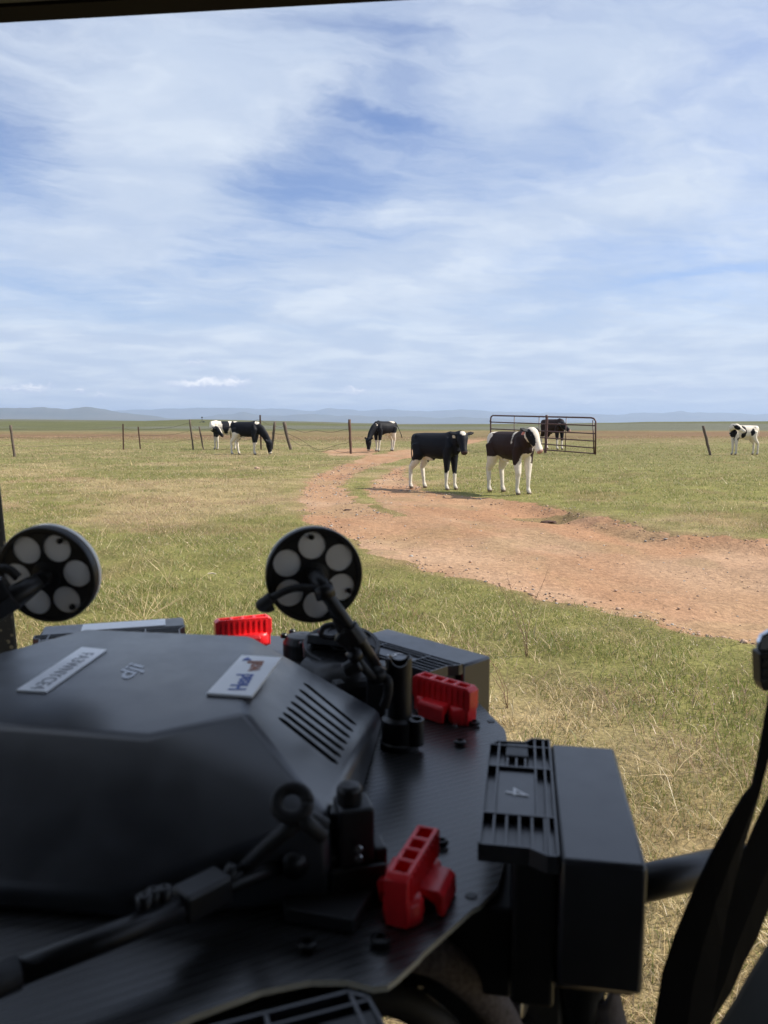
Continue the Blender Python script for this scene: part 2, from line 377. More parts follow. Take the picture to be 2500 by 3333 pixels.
# ------------------------------------------------------------------ ground
def np_mesh(name, V, Fc, m, cols=None, smooth=True, kind=None):
    me = bpy.data.meshes.new(name); nv = len(V); nf, k = Fc.shape
    me.vertices.add(nv); me.vertices.foreach_set('co', V.astype(np.float32).ravel())
    me.loops.add(nf * k); me.loops.foreach_set('vertex_index', Fc.astype(np.int32).ravel())
    me.polygons.add(nf); me.polygons.foreach_set('loop_start', np.arange(0, nf * k, k, dtype=np.int32)); me.polygons.foreach_set('loop_total', np.full(nf, k, np.int32))
    if smooth: me.polygons.foreach_set('use_smooth', np.ones(nf, bool))
    me.update(calc_edges=True)
    if cols is not None:
        a = me.color_attributes.new('Col', 'FLOAT_COLOR', 'POINT'); c4 = np.ones((nv, 4), np.float32); c4[:, :3] = cols; a.data.foreach_set('color', c4.ravel())
    me.materials.append(m); o = bpy.data.objects.new(name, me); COL.objects.link(o)
    if kind: o['kind'] = kind
    return o
def lerp(a, b, t): return a + (b - a) * t[..., None]
GREEN = np.array([.19, .19, .055]); STRAW = np.array([.40, .31, .16]); BROWN = np.array([.20, .125, .072]); OLIVE = np.array([.125, .130, .058]); GREY = np.array([.135, .138, .10])
def greenness(x, y):
    g = fbm(x * .55, y * .55, 61, 4) * .55 + fbm(x * .13, y * .10, 62, 3) * .3 + fbm(x * 2.6, y * 2.6, 63, 3) * .2 - .02
    r = np.hypot(x, y)
    g = g + .09 * sst(3.0, 5.5, y) - .13 * (1 - sst(2.2, 4.0, y)) + .14 * sst(1.0, 3, x) * sst(11, 16, y) * (1 - sst(40, 48, y))
    g = g + .04 * sst(3, 5, y) * (1 - sst(6, 9, y)) - .06 * sst(9, 13, y) * (1 - sst(16, 22, y)) * (1 - sst(-3, 1, x))
    return sst(.41, .67, g)
def gcol(x, y):
    r = np.hypot(x, y); g = greenness(x, y)
    c = lerp(STRAW * .86, GREEN * .95, g * .85)
    b = sst(.55, .75, fbm(x * .8, y * .8, 71, 3)); c = lerp(c, BROWN * 1.2, b * .35)
    d = y * (1 + (fbm(x * .02, y * .02, 72, 3) - .5) * .5)
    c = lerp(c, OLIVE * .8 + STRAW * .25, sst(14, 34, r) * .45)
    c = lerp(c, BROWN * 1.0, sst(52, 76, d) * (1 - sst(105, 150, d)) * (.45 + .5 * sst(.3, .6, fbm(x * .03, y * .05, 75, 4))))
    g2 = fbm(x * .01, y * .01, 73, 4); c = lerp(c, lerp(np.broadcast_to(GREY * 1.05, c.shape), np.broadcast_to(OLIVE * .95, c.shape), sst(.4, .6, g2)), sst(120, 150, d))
    return c
def ground_mat():
    m = mat('pasture_soil_and_thatch', (1, 1, 1), .95, attr='Col', spec=.1); t = m.node_tree; b = t.nodes['Principled BSDF']
    tcn = t.nodes.new('ShaderNodeTexCoord'); att = [n for n in t.nodes if n.type == 'ATTRIBUTE'][0]
    def nz(sc, det): 
        n = t.nodes.new('ShaderNodeTexNoise'); n.inputs['Scale'].default_value = sc; n.inputs['Detail'].default_value = det; n.inputs['Roughness'].default_value = .7
        t.links.new(tcn.outputs['Object'], n.inputs['Vector']); return n.outputs['Fac']
    def mr(x, a, b_, c, d):
        n = t.nodes.new('ShaderNodeMapRange'); t.links.new(x, n.inputs[0])
        for i, q in enumerate((a, b_, c, d)): n.inputs[i + 1].default_value = q
        return n.outputs[0]
    f = mr(nz(38, 6), .3, .72, .45, 1.35); f2 = mr(nz(1.6, 8), .3, .7, .72, 1.28)
    f3 = mr(nz(.05, 8), .3, .7, .8, 1.2)
    def mul(a, b_):
        n = t.nodes.new('ShaderNodeMath'); n.operation = 'MULTIPLY'; t.links.new(a, n.inputs[0]); t.links.new(b_, n.inputs[1]); return n.outputs[0]
    k = mul(mul(f, f2), f3)
    mx = t.nodes.new('ShaderNodeMix'); mx.data_type = 'RGBA'; mx.blend_type = 'MULTIPLY'; mx.inputs[0].default_value = 1
    t.links.new(att.outputs['Color'], mx.inputs[6]); t.links.new(k, mx.inputs[7]); t.links.new(mx.outputs[2], b.inputs['Base Color'])
    bp = t.nodes.new('ShaderNodeBump'); bp.inputs['Strength'].default_value = .7; bp.inputs['Distance'].default_value = .03
    t.links.new(nz(22, 6), bp.inputs['Height']); t.links.new(bp.outputs[0], b.inputs['Normal'])
    return m
rad = np.concatenate([np.array([0.2, .6, 1.0]), 1.35 * 1.0115 ** np.arange(0, 335), 1.35 * 1.0115 ** 335 * 1.05 ** np.arange(0, 156)])
ang = np.concatenate([np.arange(-36, 36, .24), np.arange(36, 324, 3.0)])
A, RR = np.meshgrid(np.radians(ang), rad); gx = (RR * np.sin(A)); gy = RR * np.cos(A)
sdg = np.full(gx.shape, -5.0); mm = (gy > 1) & (gy < 90) & (np.abs(gx) < 40); sdg[mm] = road_sd(gx[mm], gy[mm])
gz = gh(gx, gy, sdg)
nr, na = gx.shape; idx = np.arange(nr * na).reshape(nr, na); j2 = np.roll(idx, -1, 1)
Fc = np.stack([idx[:-1], j2[:-1], j2[1:], idx[1:]], -1).reshape(-1, 4)
V = np.stack([gx, gy, gz], -1).reshape(-1, 3)
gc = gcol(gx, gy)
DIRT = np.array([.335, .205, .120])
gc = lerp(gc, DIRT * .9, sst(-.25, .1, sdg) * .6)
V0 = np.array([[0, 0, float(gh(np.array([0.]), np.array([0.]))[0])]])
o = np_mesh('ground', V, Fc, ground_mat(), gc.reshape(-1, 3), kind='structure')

# dirt road: a sheet of its own that dips under the turf at its ragged edge
xs = np.arange(-7.5, 15.0, .07); ys = np.concatenate([np.arange(4.2, 22, .07), np.arange(22, 60, .2)])
X, Y = np.meshgrid(xs, ys); sd = road_sd(X, Y); Z = gh(X, Y, sd)
Z = Z + np.clip(sd * .09, -.03, .026) + (fbm(X * 9, Y * 9, 13, 3) - .5) * .018 + (fbm(X * 3, Y * 3, 14, 2) - .5) * .02
# wheel ruts and a washed-out hollow at the bank
hp = GF(1180, 1106); hd = np.hypot((X - hp.x) / .40, (Y - hp.y) / .30); Z = Z - .11 * np.exp(-hd ** 2)
dc = lerp(np.broadcast_to(DIRT, Z.shape + (3,)), np.broadcast_to(np.array([.31, .175, .10]), Z.shape + (3,)), sst(.4, .65, fbm(X * .9, Y * .5, 15, 4)))
dc = lerp(dc, np.array([.40, .28, .19]), sst(.5, .75, fbm(X * .5, Y * .5, 16, 3)) * .45)
dc = lerp(dc, np.array([.24, .18, .095]), sst(.58, .72, fbm(X * 1.5, Y * 1.1, 17, 4)) * .35)
sdm = sdf(X, Y, road_out); mid_b = np.exp(-((sdm - 1.45) / .42) ** 2) * sst(.35, .6, fbm(X * 2.2, Y * 2.2, 18, 4)); dc = lerp(dc, np.array([.27, .18, .11]), mid_b * .35)
rutb = np.exp(-((sdm - .75) / .28) ** 2); dc = dc * (1 + .07 * rutb[..., None]); Z = Z + .012 * np.exp(-((sdm - 1.45) / .4) ** 2)
idx = np.arange(X.size).reshape(X.shape); Fq = np.stack([idx[:-1, :-1], idx[:-1, 1:], idx[1:, 1:], idx[1:, :-1]], -1).reshape(-1, 4)
keep = (sd.ravel()[Fq] > -.55).any(1)
Fq = Fq[keep]; used = np.unique(Fq); rm = np.full(X.size, -1); rm[used] = np.arange(len(used)); Fq = rm[Fq]
Vr = np.stack([X, Y, Z], -1).reshape(-1, 3)[used]; dcr = dc.reshape(-1, 3)[used]
rmat = mat('red_dirt', (1, 1, 1), .95, attr='Col', vary=.28, vs_=14, bump=.9, bs=28, spec=.1)
np_mesh('dirt_road', Vr, Fq, rmat, dcr, kind='structure')
def zg(x, y): return float(gh(np.array([x]), np.array([y]))[0])

# ------------------------------------------------------------------ grass, one object
def grass():
    Vs = []; Fs = []; Cs = []; off = 0
    bands = [(1.35, 3.2, 8200, .0030, 2), (3.2, 6.5, 3600, .0040, 2), (6.5, 12, 1150, .0065, 1), (12, 22, 340, .011, 1), (22, 42, 70, .020, 1), (42, 75, 12, .034, 1)]
    for y0, y1, dens, w0, seg in bands:
        area = 1.24 * .5 * (y1 ** 2 - y0 ** 2); n = int(area * dens)
        y = np.sqrt(rng.uniform(y0 ** 2, y1 ** 2, n)); x = y * rng.uniform(-.62, .62, n)
        clump = fbm(x * 3.1, y * 3.1, 81, 3); keep = rng.uniform(0, 1, n) < .25 + 1.5 * sst(.3, .65, clump)
        sd_ = road_sd(x, y); keep &= (sd_ < -.12 + rng.normal(0, 1, n) * np.where(rng.uniform(0, 1, n) < .3, .42, .12)) | (rng.uniform(0, 1, n) < .012)
        x, y, clump, sd_ = x[keep], y[keep], clump[keep], sd_[keep]; n = len(x)
        z = gh(x, y); g = greenness(x, y)
        isg = rng.uniform(0, 1, n) < (.13 + .50 * g)
        longs = (~isg) & (rng.uniform(0, 1, n) < (.035 if y0 > 3 else .015))
        h = np.where(isg, rng.uniform(.018, .052, n) * (.6 + .9 * clump), rng.uniform(.02, .06, n)); h = np.where(longs, rng.uniform(.08, .20, n), h)
        h = h * (.55 + .45 * sst(.1, 1.2, -sd_)); h = h * (1 + .35 * sst(10, 30, y) * (y < 999))
        ld = rng.uniform(0, 2 * np.pi, n); lean = np.where(isg, rng.uniform(.2, .9, n), rng.uniform(.5, 2.2, n)) * h
        lx, ly = np.cos(ld) * lean, np.sin(ld) * lean
        w = w0 * rng.uniform(.5, 1.15, n); wa = rng.uniform(0, np.pi, n); wx, wy = np.cos(wa) * w * .5, np.sin(wa) * w * .5
        gcv = np.array([.18, .215, .052]) + rng.uniform(-1, 1, (n, 1)) * np.array([.035, .04, .008])
        gcv = np.where(rng.uniform(0, 1, (n, 1)) < .38, gcv * .6 + np.array([.09, .10, .02]), gcv)
        scv = np.array([.56, .44, .24]) * rng.uniform(.55, 1.25, (n, 1)) + rng.uniform(-1, 1, (n, 1)) * np.array([.03, .0, -.01])
        pink = sst(.5, .62, fbm(x * .6, y * .6, 83, 3))[:, None] * (rng.uniform(0, 1, (n, 1)) < .5)
        scv = scv * (1 - pink) + np.array([.42, .27, .18]) * rng.uniform(.6, 1.1, (n, 1)) * pink
        c = np.where(isg[:, None], gcv, scv)
        base = np.stack([x, y, z - .004], -1); wv = np.stack([wx, wy, np.zeros(n)], -1)
        tip = base + np.stack([lx, ly, h], -1)
        if seg == 2:
            mid = base + np.stack([lx * .35, ly * .35, h * .62], -1)
            P_ = np.stack([base - wv, base + wv, mid - wv * .8, mid + wv * .8, tip], 1).reshape(-1, 3)
            b = off + np.arange(n)[:, None] * 5
            Fs.append(np.concatenate([b + np.array([0, 1, 3]), b + np.array([0, 3, 2]), b + np.array([2, 3, 4])])); k = 5
        else:
            P_ = np.stack([base - wv, base + wv, tip], 1).reshape(-1, 3); b = off + np.arange(n)[:, None] * 3
            Fs.append(b + np.array([0, 1, 2])); k = 3
        Vs.append(P_); Cs.append(np.repeat(c, k, 0)); off += len(P_)
    # seed heads above the turf
    for y0, y1, dens, sz in ((1.4, 3.2, 900, .0034), (3.2, 6.5, 520, .0055), (6.5, 12, 150, .009), (12, 24, 26, .016)):
        n = int(1.24 * .5 * (y1 ** 2 - y0 ** 2) * dens); y = np.sqrt(rng.uniform(y0 ** 2, y1 ** 2, n)); x = y * rng.uniform(-.62, .62, n)
        k = (fbm(x * .7, y * .7, 83, 3) + fbm(x * 3, y * 3, 84, 2) * .5 > .70) & (road_sd(x, y) < -.15); x, y = x[k], y[k]; n = len(x); z = gh(x, y) + rng.uniform(.02, .07, n)
        ctr = np.stack([x, y, z], -1)[:, None, :]; P_ = ctr + rng.normal(0, 1, (n, 3, 3)) * sz * .55; b = off + np.arange(n)[:, None] * 3; Fs.append(b + np.array([0, 1, 2]))
        cc = np.array([.62, .47, .36]) * rng.uniform(.55, 1.15, (n, 1)); Vs.append(P_.reshape(-1, 3)); Cs.append(np.repeat(cc, 3, 0)); off += 3 * n
    m = bpy.data.materials.new('grass_blades'); m.use_nodes = True; t = m.node_tree; t.nodes.clear()
    a = t.nodes.new('ShaderNodeAttribute'); a.attribute_name = 'Col'; d = t.nodes.new('ShaderNodeBsdfDiffuse'); tr = t.nodes.new('ShaderNodeBsdfTranslucent'); gl = t.nodes.new('ShaderNodeBsdfGlossy')
    mx = t.nodes.new('ShaderNodeMixShader'); mx.inputs[0].default_value = .3; m2 = t.nodes.new('ShaderNodeMixShader'); m2.inputs[0].default_value = .04; gl.inputs['Roughness'].default_value = .45
    t.links.new(a.outputs['Color'], d.inputs[0]); t.links.new(a.outputs['Color'], tr.inputs[0]); t.links.new(d.outputs[0], mx.inputs[1]); t.links.new(tr.outputs[0], mx.inputs[2])
    t.links.new(mx.outputs[0], m2.inputs[1]); t.links.new(gl.outputs[0], m2.inputs[2]); o = t.nodes.new('ShaderNodeOutputMaterial'); t.links.new(m2.outputs[0], o.inputs[0])
    g = np_mesh('grass', np.concatenate(Vs), np.concatenate(Fs), m, np.concatenate(Cs), smooth=False, kind='stuff')
    tag(g, 'short green and straw coloured pasture grass on both sides of the dirt road', 'grass')
    print('grass tris', len(g.data.polygons))
grass()
def gravel():
    t = (1 + 5 ** .5) / 2; iv = np.array([(-1, t, 0), (1, t, 0), (-1, -t, 0), (1, -t, 0), (0, -1, t), (0, 1, t), (0, -1, -t), (0, 1, -t), (t, 0, -1), (t, 0, 1), (-t, 0, -1), (-t, 0, 1)]) / 1.9
    ifc = np.array([(0, 11, 5), (0, 5, 1), (0, 1, 7), (0, 7, 10), (0, 10, 11), (1, 5, 9), (5, 11, 4), (11, 10, 2), (10, 7, 6), (7, 1, 8), (3, 9, 4), (3, 4, 2), (3, 2, 6), (3, 6, 8), (3, 8, 9), (4, 9, 5), (2, 4, 11), (6, 2, 10), (8, 6, 7), (9, 8, 1)])
    n0 = 60000; y = 4.5 + 22 * rng.uniform(0, 1, n0) ** 1.6; x = rng.uniform(-5, 11, n0); s = road_sd(x, y)
    e = np.exp(-((s - .12) / .22) ** 2) * .55 + (s > 0) * .09 + np.exp(-((sdf(x, y, road_out) - 1.45) / .35) ** 2) * .22; e *= (s > -.25) * (np.abs(x) < y * .62)
    k = rng.uniform(0, 1, n0) < e * .8; x, y, s = x[k], y[k], s[k]; n = len(x)
    z = gh(x, y, s) + np.clip(s * .09, -.03, .026) + .003
    r = rng.uniform(.006, .017, n) * (1 + .9 * (rng.uniform(0, 1, n) < .06)) * (1 + .5 * (y > 14))
    a = rng.uniform(0, 6.28, n); sx = rng.uniform(.8, 1.5, (n, 1)); P_ = iv[None] + rng.normal(0, .13, (n, 12, 3))
    P_ = P_ * np.stack([np.ones(n), np.ones(n) * .8, rng.uniform(.35, .7, n)], -1)[:, None, :] * r[:, None, None]
    ca, sa = np.cos(a)[:, None], np.sin(a)[:, None]; X_ = P_[..., 0] * ca - P_[..., 1] * sa + x[:, None]; Y_ = P_[..., 0] * sa + P_[..., 1] * ca + y[:, None]; Z_ = P_[..., 2] + z[:, None]
    c = np.where(rng.uniform(0, 1, (n, 1)) < .75, np.array([[.50, .33, .23]]), np.array([[.42, .38, .34]])) * rng.uniform(.45, 1.0, (n, 1)); dk = rng.uniform(0, 1, n) < .04; c[dk] = np.array([.09, .05, .035])
    Fk = (np.arange(n)[:, None, None] * 12 + ifc[None]).reshape(-1, 3)
    g = np_mesh('gravel', np.stack([X_, Y_, Z_], -1).reshape(-1, 3), Fk, mat('gravel_stone', (1, 1, 1), .85, attr='Col', vary=.15, vs_=60), np.repeat(c, 12, 0), smooth=False, kind='stuff')
    tag(g, 'small tan and grey stones scattered along the edges of the dirt road', 'gravel'); print('stones', n)
gravel()

# ------------------------------------------------------------------ far mountains and haze
def mountains(name, D, pts, depth, seed, colr):
    pts = sorted(pts); uu = np.array([p[0] for p in pts], float); vv = np.array([p[1] for p in pts], float)
    U = np.arange(-700, 3200, 9.0); prof = np.interp(U, uu, vv) + (fbm(U * .02, U * 0 + seed, seed, 4) - .5) * 5
    K = 26; V_ = []; C_ = []
    for k in range(K):
        q = k / (K - 1); Dk = D + depth * (q - .5) * 2; s = math.exp(-((q - .5) / .26) ** 2) - .02
        z0 = (1374 - prof) / F * D + EYE; xk = (U - 1250) / F * Dk
        rdg = fbm(xk * 6 / depth + 7, np.full_like(xk, Dk * 6 / depth), seed + 5, 4) - .5
        z = -60 + (z0 + 60) * s * (1 + rdg * .55 * (1 - abs(q - .5) * 0) * (0.0 if abs(q - .5) < .02 else 1))
        z = np.minimum(z, -60 + (z0 + 60) * 1.0)
        V_.append(np.stack([xk, np.full_like(xk, Dk), z], -1))
    V_ = np.array(V_); nU = len(U); idx = np.arange(K * nU).reshape(K, nU)
    Fq = np.stack([idx[:-1, :-1], idx[:-1, 1:], idx[1:, 1:], idx[1:, :-1]], -1).reshape(-1, 4)
    np_mesh(name, V_.reshape(-1, 3), Fq, colr, None, kind='structure')
MT = mat('mountain_slopes', (.05, .06, .045), .95, col2=(.11, .10, .07), vs_=.0012)
mountains('foothills', 14000, [(-700, 1330), (0, 1329), (60, 1330), (150, 1326), (200, 1330), (225, 1334), (270, 1327), (295, 1325), (330, 1331), (400, 1342), (470, 1352), (560, 1362), (640, 1372), (700, 1400), (3200, 1400)], 3500, 201, MT)
mountains('mountain_range', 20000, [(-700, 1360), (300, 1378), (400, 1372), (520, 1366), (640, 1360), (700, 1350), (760, 1347), (790, 1342), (850, 1349), (930, 1352), (1000, 1346), (1060, 1350), (1150, 1353), (1300, 1352), (1420, 1360), (1500, 1356), (1580, 1361), (1720, 1366), (1850, 1370), (2000, 1376), (2200, 1380), (3200, 1380)], 4500, 211, MT)
mountains('high_mountains', 30000, [(-700, 1345), (0, 1350), (370, 1338), (500, 1334), (640, 1330), (874, 1328), (950, 1334), (1022, 1341), (1072, 1330), (1180, 1336), (1250, 1332), (1400, 1337), (1500, 1335), (1590, 1338), (1702, 1341), (1850, 1345), (2000, 1349), (2100, 1343), (2208, 1339), (2350, 1345), (2500, 1348), (3200, 1350)], 7000, 221, MT)
hz = MB().box((-45000, -3000, -75), (45000, 62000, 620)).obj('haze', None, fix=True)
hm = bpy.data.materials.new('haze_air'); hm.use_nodes = True; t = hm.node_tree; t.nodes.clear()
pv = t.nodes.new('ShaderNodeVolumePrincipled'); pv.inputs['Color'].default_value = (.58, .73, .97, 1); pv.inputs['Density'].default_value = 5.2e-5; pv.inputs['Anisotropy'].default_value = .1
ho = t.nodes.new('ShaderNodeOutputMaterial'); t.links.new(pv.outputs[0], ho.inputs['Volume']); hz.data.materials.clear(); hz.data.materials.append(hm)
hz['kind'] = 'stuff'; tag(hz, 'pale blue haze over the far plain and mountains', 'haze')

# ------------------------------------------------------------------ fence, gate
def post_mesh(top, base, r, m, parent=None, name='post', steel=False, label=None, cat=None, group=None):
    b = MB(); d = top - base; n = 7
    pts = [base - Vector((0, 0, .25))] + [base + d * (k / n) for k in range(n + 1)]
    jit = [Vector((random.uniform(-1, 1), random.uniform(-1, 1), 0)) * r * .18 for _ in pts]; jit[0] = Vector((0, 0, 0))
    if steel:
        for T0 in ((r, r * .25), (r * .25, r)):
            ring = [(-T0[0], -T0[1]), (T0[0], -T0[1]), (T0[0], T0[1]), (-T0[0], T0[1])]
            b.loft([[p + Vector((q[0], q[1], 0)) for q in ring] for p in (pts[0], base, top)])
        for k in range(12): q = base + d * (.1 + .85 * k / 11); b.box(tuple(q - Vector((r * .4, r * 1.5, .008))), tuple(q + Vector((r * .4, r * .2, .008))))
    else:
        b.tube([p + j for p, j in zip(pts, jit)], [r * random.uniform(.88, 1.1) for _ in pts], 8)
    o = b.obj(name, m, parent, loc=None if parent else tuple(base), smooth=not steel)
    return o
def gpt(u, v):
    g = GR(u, v); g.z = zg(g.x, g.y); return g
fence = empty('wire_fence', gpt(480, 1466), 'old barbed wire fence on uneven wooden and rusty steel posts left of the track', 'fence')
fp = []
for (tu, tv, bu, bv, r, st) in [(34.6, 1384, 48.5, 1488, .052, 0), (401, 1380, 402, 1462, .034, 1), (449, 1389, 457, 1460, .032, 1), (617, 1365, 629, 1465, .04, 0), (648.5, 1388, 663, 1465, .035, 0), (847, 1351, 850, 1466, .036, 1), (895, 1373, 885, 1465, .060, 0), (924, 1374, 946, 1465, .078, 0)]:
    b_ = gpt(bu, bv); tp = PY(tu, tv, b_.y); tp.y += random.uniform(-.05, .05)
    post_mesh(tp, b_, r, M['rust'] if st else M['wood'], fence, 'post', bool(st)); fp.append((tp, b_))
allp = [(Vector((fp[0][0].x - 9, fp[0][0].y - 1.5, 1.3)), Vector((fp[0][1].x - 9, fp[0][1].y - 1.5, 0)))] + fp
for i in range(len(allp) - 1):
    for hgt in (.35, .62, .88):
        a = allp[i][1].lerp(allp[i][0], hgt); c = allp[i + 1][1].lerp(allp[i + 1][0], hgt)
        pts = [a.lerp(c, k / 10) + Vector((0, 0, -.10 * math.sin(math.pi * k / 10) + .01 * math.sin(k * 5.1))) for k in range(11)]
        MB().tube(pts, .0055, 4).obj('wire', M['wire'], fence)
# the gateway post and the wire that lies slack across the gap
b9 = gpt(1142, 1475); t9 = PY(1137, 1365, b9.y)
p9 = post_mesh(t9, b9, .058, M['rust']); p9.name = 'gateway_post'
tag(p9, 'rusty upright post standing alone on bare dirt between the two groups of grazing calves', 'fence post')
p8 = fp[-1]
for k, (h0, h1, sag, wob) in enumerate([(.62, .35, .45, .10), (.78, .72, .15, .06), (.42, .08, .25, .12)]):
    a = p8[1].lerp(p8[0], h0); c = b9.lerp(t9, h1); pts = []
    for q in range(25):
        s = q / 24; p = a.lerp(c, s); p.z -= sag * math.sin(math.pi * s) - wob * math.sin(s * (9 + 4 * k) + k) * math.sin(math.pi * s); p.z = max(p.z, .02); p.y += .3 * math.sin(s * 7 + k); pts.append(p)
    w = MB().tube(pts, .008, 4).obj('slack_wire', M['wire'], loc=tuple(a))
    tag(w, ['rusty slack wire strand sagging lowest in its middle between thick leaning post and gateway post', 'rusty wire strand stretched highest between thick leaning post and gateway post', 'rusty wire strand that runs down to the foot of the gateway post'][k], 'wire')
b10 = gpt(2312, 1483); t10 = PY(2289, 1386, b10.y)
p10 = post_mesh(t10, b10, .055, M['wood']); p10.name = 'leaning_post'; tag(p10, 'dark wooden post leaning left beside the white and black calf on the right', 'fence post')

def gate():
    rb = gpt(1935, 1481); rb = Vector((rb.x, rb.y, zg(rb.x, rb.y)))
    y1 = rb.y; y0 = 37.0
    def at(u, v):                      # point in the gate's own vertical plane
        d = ray(u, v); x1, x0 = PY(1932, 1400, y1).x, PY(1599, 1400, y0).x
        # plane through (x0,y0),(x1,y1)
        t = (x0 * (y1 - y0) - y0 * (x1 - x0)) / (d.x * (y1 - y0) - d.y * (x1 - x0)); return Vector((d.x * t, d.y * t, EYE + d.z * t))
    g = empty('pipe_gate', rb, 'maroon six bar tubular steel field gate swung open behind the white faced calf', 'gate')
    def rail(pts, r, nm='rail'): MB().tube(pts, r, 8).obj(nm, M['gatepaint'], g, smooth=True)
    z6 = lambda a, b: (1250 + a / 2.212, 1300 + b / 2.212)
    TL, TR = at(*z6(770, 118)), at(*z6(1490, 132)); BR = at(*z6(1522, 398)); CR = at(*z6(1524, 160)); c1_, c2_ = at(*z6(1508, 137)), at(*z6(1518, 146))
    BL = at(*z6(770, 333))
    rail([BL, at(*z6(768, 230)), at(*z6(768, 140)), at(*z6(772, 124)), at(*z6(784, 116)), TR, c1_, c2_, CR, BR], .036, 'outer_frame')
    for l, r_ in (((770, 163), (1520, 188)), ((770, 212), (1520, 246)), ((770, 252), (1520, 300)), ((770, 292), (1520, 350)), ((770, 334), (1520, 390))):
        rail([at(*z6(*l)), at(*z6(*r_))], .026)
    for a, b_ in (((938, 121), (936, 345)), ((1117, 124), (1114, 360)), ((1312, 129), (1304, 374))):
        rail([at(*z6(*a)), at(*z6(*b_))], .017, 'stay')
    rail([at(*z6(1504, 150)), at(*z6(1512, 392))], .026, 'end_stay')
    # pivot/centre post directly behind the rails
    pb = gpt(1772, 1466); pb.y = at(*z6(1165, 300)).y + .06; pb.x = at(*z6(1166, 355)).x; pb.z = zg(pb.x, pb.y)
    pt = at(*z6(1174, 112)); pt.y += .06
    q = post_mesh(pt, pb, .062, M['gatepaint']); q.name = 'gate_post'; tag(q, 'maroon steel post standing upright against the middle of the pipe gate', 'fence post')
    lt = at(*z6(768, 157)); MB().box(tuple(lt - Vector((.05, .04, .05))), tuple(lt + Vector((.03, .04, .05)))).obj('latch', M['gatepaint'], g, bevel=.01)
gate()

